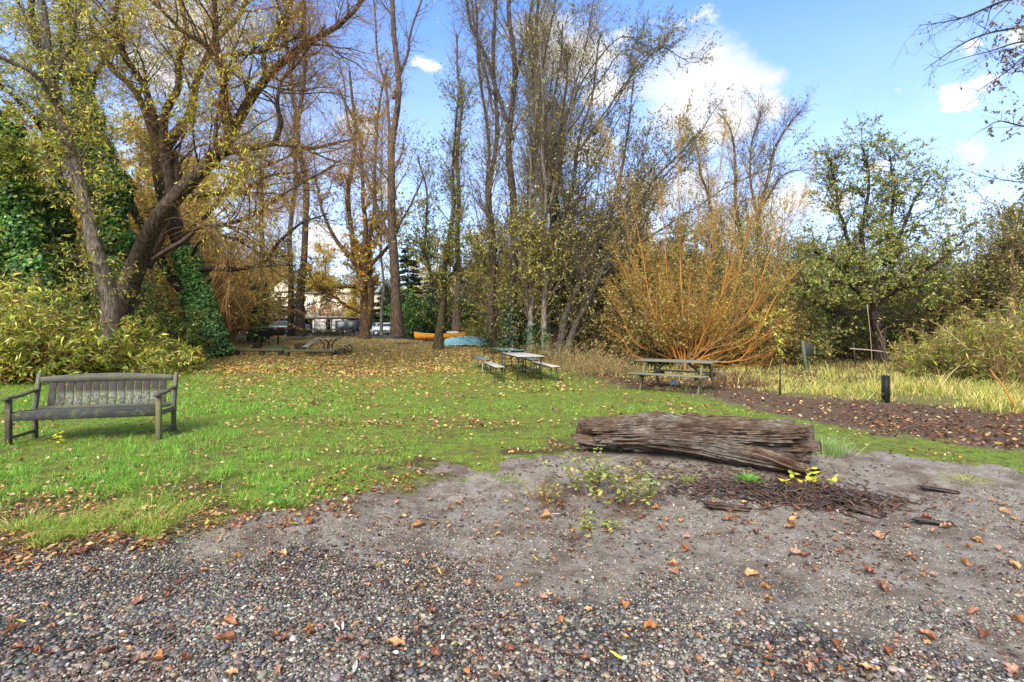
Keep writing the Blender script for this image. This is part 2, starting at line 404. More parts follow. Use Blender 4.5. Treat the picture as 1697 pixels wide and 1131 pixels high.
def mat_ground():
    m, N, L = newmat('ground_surface')
    P = mapping(N, L)
    za, zb = N.new('ShaderNodeSeparateColor'), N.new('ShaderNodeSeparateColor')
    L.new(attr(N, 'zone_a').outputs['Color'], za.inputs[0]); L.new(attr(N, 'zone_b').outputs['Color'], zb.inputs[0])
    nL, nM, nS, nF = noise(N, L, 1.1, 5, .6, P), noise(N, L, 7, 5, .65, P), noise(N, L, 45, 5, .7, P), noise(N, L, 220, 3, .7, P)
    # sandy silt
    sand = mixc(N, L, mrange(N, L, nM, .35, .65), (.2, .17, .135), (.37, .335, .285))
    sand = mixc(N, L, mrange(N, L, nS, .52, .7, 0, .6), sand, (.11, .08, .06))
    vo = N.new('ShaderNodeTexVoronoi'); vo.inputs['Scale'].default_value = 85; L.new(P, vo.inputs['Vector'])
    hs = N.new('ShaderNodeSeparateColor'); L.new(vo.outputs['Color'], hs.inputs[0])
    grit = mixc(N, L, hs.outputs[0], (.05, .052, .055), (.36, .34, .3))
    gsel = mul(N, L, mrange(N, L, hs.outputs[1], .6, .62), mrange(N, L, vo.outputs['Distance'], .42, .3))
    sand = mixc(N, L, mul(N, L, gsel, mrange(N, L, nM, .35, .55)), sand, grit)
    # gravel bed seen between the pebbles
    v2 = N.new('ShaderNodeTexVoronoi'); v2.inputs['Scale'].default_value = 62; L.new(P, v2.inputs['Vector'])
    h2 = N.new('ShaderNodeSeparateColor'); L.new(v2.outputs['Color'], h2.inputs[0])
    gb = mixc(N, L, h2.outputs[0], (.05, .048, .046), (.24, .215, .18))
    gb = mixc(N, L, mrange(N, L, h2.outputs[2], .8, .85), gb, (.3, .17, .1))
    gb = mixc(N, L, mrange(N, L, v2.outputs['Distance'], .35, .6), gb, (.045, .04, .036))
    sand = mixc(N, L, mrange(N, L, noise(N, L, 2.2, 5, .65, P), .48, .62, 0, .7), sand, mixc(N, L, nS, (.07, .045, .032), (.16, .11, .08)))
    base = mixc(N, L, mrange(N, L, zb.outputs[0], .25, .75), sand, gb)
    # soil + moss under the lawn
    soil = mixc(N, L, mrange(N, L, nM, .35, .65), (.06, .045, .028), (.1, .075, .045))
    green = mixc(N, L, mrange(N, L, nS, .3, .7), (.12, .2, .028), (.27, .37, .05))
    green = mixc(N, L, mrange(N, L, nL, .42, .62), green, (.22, .25, .045))
    lawn = mixc(N, L, mrange(N, L, mul(N, L, nM, nS, 'ADD'), .8, 1.15, .25, 1), soil, green)
    base = mixc(N, L, mrange(N, L, za.outputs[0], .2, .7), base, lawn)
    mulch = mixc(N, L, mrange(N, L, nS, .35, .65), (.07, .045, .03), (.21, .14, .09))
    mulch = mixc(N, L, mrange(N, L, nF, .55, .7, 0, .6), mulch, (.24, .19, .15))
    base = mixc(N, L, za.outputs[1], base, mulch)
    dry = mixc(N, L, mrange(N, L, nS, .3, .7), (.12, .1, .035), (.26, .23, .09))
    base = mixc(N, L, zb.outputs[1], base, dry)
    brown = mixc(N, L, mrange(N, L, nS, .3, .7), (.05, .036, .022), (.15, .1, .055))
    base = mixc(N, L, mul(N, L, zb.outputs[2], .85), base, brown)
    lt = mixc(N, L, mrange(N, L, nS, .35, .65), (.16, .115, .05), (.42, .29, .12))
    base = mixc(N, L, mul(N, L, za.outputs[2], mrange(N, L, nM, .35, .6, .3, .95)), base, lt)
    h = mul(N, L, nS, mul(N, L, mrange(N, L, vo.outputs['Distance'], .5, 0), .5), 'ADD')
    h = mul(N, L, h, mul(N, L, nF, .3), 'ADD')
    rgh = mrange(N, L, nM, .3, .7, .75, 1.0)
    return finish(m, N, L, base, rgh, h, .9, .025, spec=.12)
MG = mat_ground()
build_ground()

# scatter helpers -----------------------------------------------------------
def scatter(n, y0, y1, ub, seed, pw=1.0):
    "n random ground points, uniform per picture area-ish: Y between y0,y1, X/Y inside ub"
    r = RG(seed); a = r.random(n)
    inv = 1 / y1 ** pw + (1 / y0 ** pw - 1 / y1 ** pw) * a; Y = inv ** (-1 / pw)
    u = r.uniform(ub[0], ub[1], n); return u * Y, Y, r
def blades(m, X, Y, h, w, bend, col, r, z=None, lean=None, mat=0):
    n = len(X); z = gz(X, Y) if z is None else z; B = np.stack([X, Y, z - .005], -1)
    a = r.uniform(0, 2 * pi, n); side = np.stack([np.cos(a), np.sin(a), 0 * a], -1) * (w / 2)[:, None]
    b = r.uniform(0, 2 * pi, n); bd = np.stack([np.cos(b), np.sin(b), 0 * b], -1) * (h * bend)[:, None]
    if lean is not None: bd = bd + lean
    up = np.array([0, 0, 1.]) * h[:, None]
    mid = B + up * .58 + bd * .3; tip = B + up * (1 - .35 * np.minimum(bend, 1.4))[:, None] + bd
    V = np.stack([B - side, B + side, mid + side * .8, mid - side * .8, tip], 1).reshape(-1, 3)
    o = np.arange(n)[:, None] * 5
    c = np.repeat(col, 5, 0)
    k = m.n; m.add(V, o + np.array([[0, 1, 2, 3]]), c, mat)
    m.f.append((k + o + np.array([[3, 2, 4]]), mat))
def pal(r, n, cols, wts, jit=.15):
    cols = np.array(cols, float); wts = np.array(wts, float); i = r.choice(len(cols), n, p=wts / wts.sum())
    c = cols[i] * (1 + r.normal(0, jit, (n, 1))) * (1 + r.normal(0, jit * .35, (n, 3))); return np.clip(c, .004, .9)
def flatleaf(m, C, yaw, pitch, roll, Ln, Wd, curl, col, mat=0):
    "ovate leaves with a folded midrib lying at C"
    n = len(C)
    s = np.array([(-.5, 0), (-.2, 0), (.18, 0), (.5, 0), (-.2, .5), (.15, .42), (-.2, -.5), (.15, -.42)])
    x = s[None, :, 0] * Ln[:, None]; y = s[None, :, 1] * Wd[:, None]
    z = np.abs(s[None, :, 1]) * 2 * Wd[:, None] * curl[:, None] + (s[None, :, 0] ** 2) * Ln[:, None] * curl[:, None] * 1.2
    cy, sy = np.cos(yaw)[:, None], np.sin(yaw)[:, None]; cp, sp = np.cos(pitch)[:, None], np.sin(pitch)[:, None]; cr, sr = np.cos(roll)[:, None], np.sin(roll)[:, None]
    y, z = y * cr - z * sr, y * sr + z * cr; x, z = x * cp + z * sp, -x * sp + z * cp
    x, y = x * cy - y * sy, x * sy + y * cy
    V = np.stack([x, y, z], -1) + C[:, None, :]
    o = np.arange(n)[:, None] * 8; k = m.n
    m.add(V.reshape(-1, 3), o + np.array([[1, 2, 5, 4]]), np.repeat(col, 8, 0), mat)
    m.f.append((k + o + np.array([[1, 6, 7, 2]]), mat))
    for t in ([0, 1, 4], [0, 6, 1], [2, 3, 5], [2, 7, 3]): m.f.append((k + o + np.array([t]), mat))

GREENS = [(.12, .25, .02), (.18, .34, .025), (.26, .38, .035), (.3, .35, .05), (.38, .34, .09), (.09, .18, .02)]
# ------------------------------------------------------------------ lawn grass (stuff)
def build_lawn():
    m = MB()
    for (n, y0, y1, hh, ww, seed) in ((330000, 3.4, 9.5, .045, .0035, 1), (170000, 9, 18, .05, .007, 2), (60000, 17, 32, .06, .014, 3)):
        X, Y, r = scatter(n, y0, y1, (-1.25, 1.15), seed, 1.0)
        z = zones(X, Y); cl = fbm(X * 2.2, Y * 2.2, 0, 4, 55); cl2 = fbm(X * 6, Y * 6, 0, 3, 57)
        keep = r.random(n) < np.clip(z['g'] * (1 - .75 * z['litter']) * (.12 + 1.6 * sst(.4, .62, cl2)), 0, 1) * (1 - .8 * z['dry'])
        # do not grow through the log
        keep &= ~((X > .75) & (X < 3.45) & (Y > 5.45) & (Y < 6.75) & (np.abs(Y - (6.38 - .22 * (X - .8))) < .3))
        X, Y, cl, cl2 = X[keep], Y[keep], cl[keep], cl2[keep]; zk = {k: v[keep] for k, v in z.items()}; n = len(X)
        left = sst(760, 350, zk['px'])
        h = hh * (.35 + 1.3 * sst(.45, .7, cl2) * left + .8 * sst(.4, .65, cl) + .9 * left * sst(2.5, .3, zk['d']) + .8 * left * .6) * r.uniform(.5, 1.4, n) * (.75 + .25 * left)
        h *= 1 + 1.2 * (r.random(n) < .03)
        w = ww * r.uniform(.7, 1.4, n)
        c1 = pal(r, n, GREENS, [5, 6, 4, 2.2, .7, 1.5]); c2 = pal(r, n, [(.13, .34, .035), (.19, .42, .045), (.09, .23, .03)], [3, 3, 2])
        yel = pal(r, n, [(.32, .3, .05), (.42, .36, .1), (.2, .28, .04)], [3, 2, 3])
        q = r.random(n); c = np.where((q < .45 * left + .1)[:, None], c2, c1)
        e = sst(1.1, .1, zk['d']) * sst(560, 300, zk['px'])
        c = np.where((r.random(n) < .6 * e + .05)[:, None], yel, c)
        blades(m, X, Y, h * (1 - .25 * left) * (1 - .35 * sst(1.2, .2, zk['d'])), w, r.uniform(.25, 1.6, n), c, r)
    o = m.build('lawn_grass', M['grass']); tag(o, 'short green grass growing over the lawn', 'grass', kind='stuff')
build_lawn()
def build_drygrass():
    m = MB()
    for (n, y0, y1, seed) in ((30000, 8.2, 13, 4), (30000, 12, 22, 5)):
        X, Y, r = scatter(n, y0, y1, (.05, 1.25), seed, 1.0); z = zones(X, Y)
        cl = fbm(X * 1.3, Y * 1.3, 0, 3, 66)
        keep = r.random(n) < z['dry'] * sst(.34, .5, cl)
        X, Y, cl = X[keep], Y[keep], cl[keep]; n = len(X)
        h = r.uniform(.08, .25, n) * (.5 + 1.1 * sst(.4, .65, cl)); h *= 1 + (r.random(n) < .06) * 1.2
        c = pal(r, n, [(.6, .5, .18), (.5, .45, .1), (.26, .33, .05), (.34, .24, .1), (.15, .22, .03)], [4, 4, 3.6, 1.6, 1.6])
        blades(m, X, Y, h, r.uniform(.006, .013, n), r.uniform(.5, 1.5, n), c, r)
    o = m.build('dry_grass', M['grass']); tag(o, 'long straw yellow grass behind the mulch path', 'grass', kind='stuff')
build_drygrass()

# ------------------------------------------------------------------ gravel (stuff)
def ico(sub):
    bm = bmesh.new(); bmesh.ops.create_icosphere(bm, subdivisions=sub, radius=1.0)
    bm.verts.index_update(); V = np.array([v.co[:] for v in bm.verts]); Fc = np.array([[v.index for v in f.verts] for f in bm.faces]); bm.free(); return V, Fc
PEB = [(.052, .052, .053), (.1, .102, .098), (.18, .172, .15), (.27, .225, .165), (.5, .47, .4), (.28, .14, .08), (.11, .088, .066), (.36, .25, .14)]
CLOD = [(.22, .185, .145), (.31, .275, .225), (.14, .11, .085), (.08, .07, .065), (.37, .335, .28), (.46, .42, .37)]
def build_gravel():
    m = MB()
    for (sub, n, y0, y1, s0, s1, seed, bare) in ((2, 21000, 1.75, 3.1, .005, .0145, 6, 0), (1, 52000, 2.9, 5.2, .0045, .011, 7, 0), (1, 90000, 2.2, 6.2, .003, .0085, 8, 1)):
        bv, bf = ico(sub); X, Y, r = scatter(n, y0, y1, (-1.3, 1.3), seed, 1.0); z = zones(X, Y)
        p = np.clip(z['gravel'] * 1.2, 0, 1) if not bare else (1 - z['g']) * (z['d'] < -.02) * (.12 + .88 * sst(.36, .58, fbm(X * 2.3, Y * 2.3, 0, 4, 71)))
        keep = r.random(n) < np.maximum(p, .05 * (z['d'] < 0)); X, Y = X[keep], Y[keep]; n = len(X)
        sz = s0 + (s1 - s0) * r.random(n) ** 1.8; sz *= 1 + .6 * (r.random(n) < .04)
        S = np.stack([sz * r.uniform(1, 1.6, n), sz * r.uniform(.8, 1.1, n), sz * r.uniform(.4, .75, n)], -1)
        V = bv[None] * S[:, None, :]
        V = V * (1 + .12 * (vn(bv[None, :, 0] * 1.3 + np.arange(n)[:, None] * 7.1, bv[None, :, 1] * 1.3, bv[None, :, 2] * 1.3, 3) - .5))[..., None] if n < 90000 else V
        a = r.uniform(0, 2 * pi, n); t = r.normal(0, .22, n)
        ca, sa, ct, st = np.cos(a)[:, None], np.sin(a)[:, None], np.cos(t)[:, None], np.sin(t)[:, None]
        x, y, zz = V[..., 0], V[..., 1], V[..., 2]; x, zz = x * ct + zz * st, -x * st + zz * ct
        V = np.stack([x * ca - y * sa, x * sa + y * ca, zz], -1)
        C = np.stack([X, Y, gz(X, Y) + S[:, 2] * r.uniform(.2, .9, n)], -1)
        f = (np.arange(n)[:, None, None] * len(bv) + bf[None]).reshape(-1, 3)
        c = pal(r, n, PEB, [5, 6, 4.5, 3, .8, 1.0, 3, 1.0], .2) if not bare else pal(r, n, CLOD, [6, 5, 4, 2, 2, .7], .2)
        m.add((V + C[:, None, :]).reshape(-1, 3), f, np.repeat(c, len(bv), 0))
    o = m.build('gravel', M['peb'], smooth=True); tag(o, 'rounded grey and brown pebbles of the beach', 'gravel', kind='stuff')
M['peb'] = mat_plain('pebble_stone', .5, 60, .25, .05, spec=.4)
build_gravel()

# ------------------------------------------------------------------ leaf litter (stuff) and single fallen leaves
TAN = [(.5, .27, .08), (.33, .13, .05), (.6, .38, .13), (.22, .1, .05), (.55, .42, .24), (.5, .38, .05), (.14, .07, .045)]
def build_litter():
    m = MB()
    specs = [(26000, 17, 42, (-.75, .12), .05, .10, 12, 'lit'), (15000, 11, 19, (-.75, .12), .04, .09, 19, 'lit'), (26000, 7.8, 21, (-1.0, .5), .03, .08, 13, 'lawn'), (24000, 4.0, 8.2, (-1.05, .9), .018, .055, 14, 'lawn'),
             (22000, 3.3, 6.2, (-1.1, .2), .015, .05, 15, 'edge'), (11000, 5, 16, (.1, 1.2), .025, .085, 16, 'mulch'), (6000, 14, 40, (.0, 1.1), .05, .1, 17, 'strip')]
    for (n, y0, y1, ub, l0, l1, seed, kind) in specs:
        X, Y, r = scatter(n, y0, y1, ub, seed, 1.0); z = zones(X, Y); cl = fbm(X * 1.2, Y * 1.2, 0, 4, 91)
        if kind == 'lit': p = (z['litter'] * 1.0 + .12) * sst(11, 15, Y)
        elif kind == 'lawn': p = (.06 + .55 * 1.2 * sst(.5, .62, cl) * np.interp(Y, [4, 7, 9, 14, 20], [.5, .35, .5, .8, 1])) * z['g'] * (.35 + .65 * sst(250, 550, z['px'])) + .5 * z['strip'] + .5 * z['soilp']
        elif kind == 'edge': p = np.exp(-((z['d'] + .05) / .13) ** 2) * sst(760, 640, z['px']) + .02
        elif kind == 'mulch': p = z['mulch'] * .9
        else: p = np.maximum(z['strip'], z['far']) * .8
        k = r.random(n) < p; X, Y = X[k], Y[k]; n = len(X)
        L_ = r.uniform(l0, l1, n) * (1.0 if kind != 'lit' else 1.2); C = np.stack([X, Y, gz(X, Y) + (.012 if kind in ('mulch', 'edge') else .03) + r.random(n) * .012], -1)
        wts = {'lit': [6, 2, 6, 1.2, 3.5, 4, .8], 'lawn': [3, 3, 2.5, 4, 3, .6, 4], 'edge': [3, 5, 1.5, 4, 1, .4, 4], 'mulch': [1, 2, .6, 4, 2, .1, 6], 'strip': [3, 4, 2, 4, 2, 1, 3]}[kind]
        flatleaf(m, C, r.uniform(0, 6.3, n), r.normal(0, .35, n), r.normal(0, .4, n), L_, L_ * r.uniform(.35, .8, n), r.uniform(-.2, .6, n), pal(r, n, TAN, wts, .2))
    o = m.build('leaf_litter', M['litter']); tag(o, 'carpet of small tan and brown leaves over lawn and path', 'leaf litter', kind='stuff')
build_litter()
def leaf_proto(seed, Ln, Wd, curl, col, lobes=False, twist=.2):
    r = RG(seed); m = MB(); nu, nv = 13, 7
    u = np.linspace(0, 1, nu)[:, None]; v = np.linspace(-1, 1, nv)[None, :]
    prof = np.sin(pi * u ** .8) ** .75 * (1 - .25 * u) + .02; prof = prof * (.8 + .4 * vn(u * 9, seed, 0, 5))
    if lobes: prof = prof * (1 + .35 * np.sin(u * pi * 5.3))
    x = (u - .5) * Ln + 0 * v; y = v * prof * Wd / 2
    z = curl * (np.abs(v) ** 1.5) * prof * Wd * .9 + curl * Ln * .8 * (u - .5) ** 2 * (1 + twist * v) + .45 * Wd * (vn(u * 4, v * 1.8 + 9, 0, seed) - .5)
    V = np.stack([x, y, z - z.min() + .001], -1).reshape(-1, 3)
    i = np.arange(nu - 1)[:, None] * nv; j = np.arange(nv - 1)[None, :]
    f = np.stack([i + j, i + j + 1, i + nv + j + 1, i + nv + j], -1).reshape(-1, 4)
    c = np.array(col)[None] * (.75 + .5 * vn(V[:, 0:1] * 60, V[:, 1:2] * 60, 0, seed))
    m.add(V, f, c)
    st = spline([(-Ln * .5, 0, V[(nv // 2), 2]), (-Ln * .65, .004, .006), (-Ln * .78, .012, .003)], 5)
    m.tube(st, np.array([.0012] * 5), 5, (.2, .1, .05), 0)
    return m
def build_single_leaves():
    kinds = [(.075, .055, .9, (.45, .2, .07), False), (.085, .05, .7, (.3, .12, .055), False), (.095, .065, .35, (.52, .3, .13), False), (.07, .055, .8, (.22, .085, .05), True),
             (.08, .06, .45, (.48, .26, .17), True), (.11, .022, .3, (.24, .16, .13), False), (.09, .018, .25, (.55, .42, .06), False), (.1, .02, .2, (.62, .56, .5), False)]
    protos = [leaf_proto(200 + i, *k[:4], k[4]).build('fallen_leaf', M['litter'], smooth=True) for i, k in enumerate(kinds)]
    names = ['orange brown curled leaf lying on the gravel beach', 'dark russet curled leaf lying on the gravel beach', 'pale orange flat leaf lying on the gravel beach', 'crumpled dark brown leaf lying on the gravel beach',
             'pinkish tan lobed leaf lying on the gravel beach', 'narrow grey brown leaf lying on the gravel beach', 'narrow yellow leaf lying on the gravel beach', 'narrow whitish leaf lying on the gravel beach']
    unique = [(655, 1073, 2, 1.05, 'large pale orange leaf alone on the pebbles at the bottom centre'), (372, 1066, 1, 1.15, 'large rust red leaf on the pebbles at the bottom left'),
              (33, 1033, 6, 1.0, 'bright yellow leaf near the bottom left corner'), (20, 1049, 0, 1.0, 'orange leaf just below the yellow leaf at the left edge'), (588, 1110, 7, 1.2, 'long white leaf standing out at the bottom edge'),
              (557, 1042, 7, .8, 'small white leaf, left one of a pair on the pebbles'), (568, 1041, 7, .8, 'small white leaf, right one of a pair on the pebbles'), (468, 922, 2, 1.0, 'orange heart shaped leaf left of the sandy strip'),
              (1208, 866, 0, 1.3, 'big orange leaf on the sand below the log'), (1310, 878, 4, 1.2, 'pink tan leaf on sand right below the bark pile'), (1310, 873, 0, 1.2, 'orange leaf touching a pink leaf below the bark pile'),
              (1620, 898, 2, .9, 'orange stubby leaf on the smooth sand at right'), (1598, 938, 0, .9, 'small folded orange leaf on sand near right edge'), (1680, 940, 2, 1.0, 'angular tan leaf at the right edge of the sand'),
              (1462, 980, 3, 1.1, 'dark red curled leaf between sand and pebbles at right'), (1246, 955, 2, 1.0, 'long tan leaf on the pebbles left of the sand'), (1120, 955, 4, 1.0, 'pink star shaped leaf on pebbles right of centre'),
              (905, 862, 0, 1.3, 'orange leaf at the foot of the small dry plant'), (1135, 913, 1, 1.1, 'brown curled leaf beside the yellow green seedlings'), (1455, 892, 4, 1.2, 'pale leaf right of the bark pile end'),
              (360, 858, 2, 1.1, 'tan leaf standing up along the grass edge'), (385, 855, 4, 1.1, 'pink brown leaf propped against the grass edge'), (690, 875, 0, 1.0, 'orange leaf on the bare soil mound left of centre'),
              (728, 950, 6, .7, 'small yellow leaf in the middle of the gravel')]
    r = RG(99); first = [True] * len(protos)
    def put(k, px, py, sc, label, group=None, tl=.25):
        Y = CZ * FPX / (py - HY)
        for _ in range(4): Y = (CZ - float(gz((px - HX) / FPX * Y, Y))) * FPX / (py - HY)
        X = (px - HX) / FPX * Y; z = float(gz(X, Y)) + .012
        o = protos[k] if first[k] else protos[k].copy()
        if not first[k]: SC.collection.objects.link(o)
        first[k] = False; o.location = (X, Y, z); o.rotation_euler = (r.normal(0, tl), r.normal(0, tl), r.uniform(0, 6.28)); o.scale = (sc,) * 3
        for q in ('group',):
            if q in o: del o[q]
        tag(o, label, 'leaf', group)
    for (px, py, k, sc, lb) in unique: put(k, px, py, sc, lb)
    n = 0
    while n < 276:
        px = r.uniform(-20, 1720); py = 830 + 300 * r.random() ** 1.5
        e = edge_py(px)
        if py < e + 8: continue
        near = np.exp(-((px - 1250) / 330) ** 2 - ((py - 860) / 55) ** 2) + np.exp(-((px - 900) / 50) ** 2 - ((py - 868) / 28) ** 2) + .8 * np.exp(-((py - e - 15) / 25) ** 2) * (px < 700) + .22
        if r.random() > near: continue
        k = int(r.choice(8, p=[.2, .17, .13, .14, .12, .14, .05, .05])); put(k, px, py, r.uniform(.35, .7) + .5 * r.random() ** 3, names[k], 'fallen leaves on the beach'); n += 1
build_single_leaves()
def build_beach_debris():
    m = MB(); X, Y, r = scatter(34000, 2.2, 6.4, (-1.2, 1.25), 18, 1.0); z = zones(X, Y)
    k = r.random(len(X)) < (z['d'] < .1) * (.12 + .8 * sst(.48, .64, fbm(X * 2, Y * 2, 0, 4, 73)) + .6 * np.exp(-((z['px'] - 1050) / 260) ** 2 - ((z['py'] - 820) / 45) ** 2)); X, Y = X[k], Y[k]; n = len(X)
    Ln = r.uniform(.008, .05, n); flatleaf(m, np.stack([X, Y, gz(X, Y) + .005], -1), r.uniform(0, 6.3, n), r.normal(0, .25, n), r.normal(0, .4, n), Ln, Ln * r.uniform(.12, .6, n), r.uniform(-.2, .4, n), pal(r, n, [(.05, .03, .025), (.12, .06, .04), (.22, .13, .08), (.4, .33, .25), (.3, .14, .06)], [5, 4, 3, 1, 1], .2))
    o = m.build('beach_debris', M['litter']); tag(o, 'small dark bits of leaf and bark strewn over the sand', 'debris', kind='stuff')
build_beach_debris()
# ------------------------------------------------------------------ garden bench
WG = (.10, .095, .085); WD = (.045, .045, .05); WM = (.13, .13, .09)
def beam(m, a, b, w, h, col, mat=0, up=(0, 0, 1), bev=.006, ext=0.0):
    "rectangular timber from a to b; w across, h along up"
    a, b = np.array(a, float), np.array(b, float); t = b - a; Ln = np.linalg.norm(t); t = t / Ln
    up = np.array(up, float); s = np.cross(up, t); s = s / np.linalg.norm(s); u = np.cross(t, s)
    m.box((a + b) / 2, (Ln + ext, w, h), np.stack([t, s, u], 1), col, mat, bev); return m
def part(name, mat, parent, fn, col=None, smooth=False):
    m = MB(); fn(m); return m.build(name, mat, parent, smooth)
def build_bench():
    L_ = 1.72; x0, x1 = -L_ / 2, L_ / 2; D = .52
    gx, gy = -5.72, 6.87
    t = empty('garden_bench', (gx, gy, float(gz(gx, gy))), 'weathered grey wooden garden bench with mossy slatted back, on the grass', 'bench', rz=radians(14))
    for x, tone in ((x0, (.075, .06, .05)), (x1, (.15, .14, .09))):
        part('front_leg', M['wood_z'], t, lambda m: beam(m, (x, 0, -.03), (x, 0, .6), .06, .06, tone, up=(0, 1, 0)))
        def rear(m):
            beam(m, (x, D, -.03), (x, D, .42), .05, .065, (.085, .075, .06), up=(0, 1, 0)); beam(m, (x, D - .002, .40), (x, D + .1, .875), .048, .063, (.13, .125, .11), up=(0, 1, 0))
        part('rear_leg', M['wood_z'], t, rear)
        part('side_rail', M['wood_y'], t, lambda m: (beam(m, (x, .03, .36), (x, D - .03, .35), .035, .07, WM), beam(m, (x, .03, .1), (x, D - .03, .1), .03, .045, WM)))
        def arm(m):
            P = spline([(x, -.085, .612), (x, 0, .622), (x, .2, .628), (x, .4, .655), (x, D + .04, .665)], 14)
            w = np.interp(np.linspace(0, 1, 14), [0, .12, .5, 1], [.03, .042, .036, .03])
            k = []
            for p, ww in zip(P, w): k += [(p[0] - ww, p[1], p[2] - .014), (p[0] + ww, p[1], p[2] - .014), (p[0] + ww, p[1], p[2] + .014), (p[0] - ww, p[1], p[2] + .014)]
            f = [[i * 4 + j, i * 4 + (j + 1) % 4, i * 4 + 4 + (j + 1) % 4, i * 4 + 4 + j] for i in range(13) for j in range(4)] + [[3, 2, 1, 0], [52, 53, 54, 55]]
            m.add(k, f, (.085, .075, .065))
        part('armrest', M['wood_y'], t, arm)
    part('front_rail', M['wood_x'], t, lambda m: beam(m, (x0 + .03, .003, .372), (x1 - .03, .003, .372), .034, .1, WD))
    for i in range(5):
        y = .052 + i * .092; z = .428 - .022 * (i / 4)
        part('seat_slat', M['wood_x'], t, lambda m: beam(m, (x0 + .032, y, z), (x1 - .032, y, z), .078, .02, (.06, .06, .062)))
    def toprail(m):
        n = 25; xs = np.linspace(x0 + .025, x1 - .025, n); k = []
        for x in xs:
            q = (x / (L_ / 2)) ** 2; top = .885 - .045 * q; bot = .768 - .008 * q
            for (dy, zz) in ((-.018, bot), (.018, bot), (.018, top), (-.018, top)): k.append((x, D + .035 + (zz - .42) * .12 + dy, zz))
        f = [[i * 4 + j, i * 4 + (j + 1) % 4, i * 4 + 4 + (j + 1) % 4, i * 4 + 4 + j] for i in range(n - 1) for j in range(4)] + [[3, 2, 1, 0], [n * 4 - 4, n * 4 - 3, n * 4 - 2, n * 4 - 1]]
        m.add(k, f, (.105, .1, .09))
    part('back_rail', M['wood_x'], t, toprail)
    part('lower_back_rail', M['wood_x'], t, lambda m: beam(m, (x0 + .02, D + .012, .415), (x1 - .02, D + .012, .415), .03, .05, WG))
    n = 14
    for i in range(n):
        x = x0 + .18 + (L_ - .34) * i / (n - 1)
        part('back_slat', M['wood_slat'], t, lambda m: beam(m, (x, D + .014, .43), (x, D + .065 + .005, .78), .016, .091, (.05, .043, .042), up=(1, 0, 0), bev=.003))
def mat_slat():
    m, N, L = newmat('lichened_slat'); a = attr(N); P = mapping(N, L)
    n = noise(N, L, 2.2, 7, .7, mapping(N, L, (28, 28, 1.6))); n3 = noise(N, L, 34, 4, .7, P)
    c = mixc(N, L, 1.0, a.outputs['Color'], mixc(N, L, mrange(N, L, n, .3, .7), (.6,) * 3, (1.4,) * 3), 'MULTIPLY')
    sx = N.new('ShaderNodeSeparateXYZ'); L.new(P, sx.inputs[0])
    lo = mrange(N, L, mul(N, L, sx.outputs['Z'], mul(N, L, n3, .12), 'ADD'), .72, .64, smooth=True)
    mid = mrange(N, L, sx.outputs['X'], -.75, -.45); mid2 = mrange(N, L, sx.outputs['X'], .8, .6)
    lic = mixc(N, L, mrange(N, L, n3, .4, .6), (.09, .09, .07), (.3, .31, .27))
    lic = mixc(N, L, mrange(N, L, noise(N, L, 15, 4, .7, P), .55, .65, 0, .8), lic, (.24, .27, .08))
    c = mixc(N, L, mul(N, L, mul(N, L, lo, mul(N, L, mid, mid2)), .9), c, lic)
    return finish(m, N, L, c, .85, n3, .5, .006, spec=.2)
M['wood_slat'] = mat_slat()
build_bench()

# ------------------------------------------------------------------ rotten log
def mat_log():
    m, N, L = newmat('rotten_wood'); a = attr(N)
    g = noise(N, L, 1.5, 9, .72, mapping(N, L, (4.5, 42, 42))); g2 = noise(N, L, 1.5, 6, .7, mapping(N, L, (9, 70, 70))); b = noise(N, L, 3.5, 5, .6, mapping(N, L))
    c = mixc(N, L, mrange(N, L, g, .36, .62), (.02, .014, .011), (.29, .2, .145))
    c = mixc(N, L, mrange(N, L, b, .44, .58, 0, .85), c, mixc(N, L, mrange(N, L, g2, .4, .6), (.045, .038, .033), (.5, .44, .38)))
    c = mixc(N, L, mrange(N, L, noise(N, L, 6, 4, .6, mapping(N, L, (1, 3, 3))), .56, .68, 0, .7), c, (.15, .06, .03))
    c = mixc(N, L, 1.0, c, a.outputs['Color'], 'MULTIPLY')
    return finish(m, N, L, c, .85, mul(N, L, g, g2, 'ADD'), 1.0, .03, spec=.2)
M['log'] = mat_log()
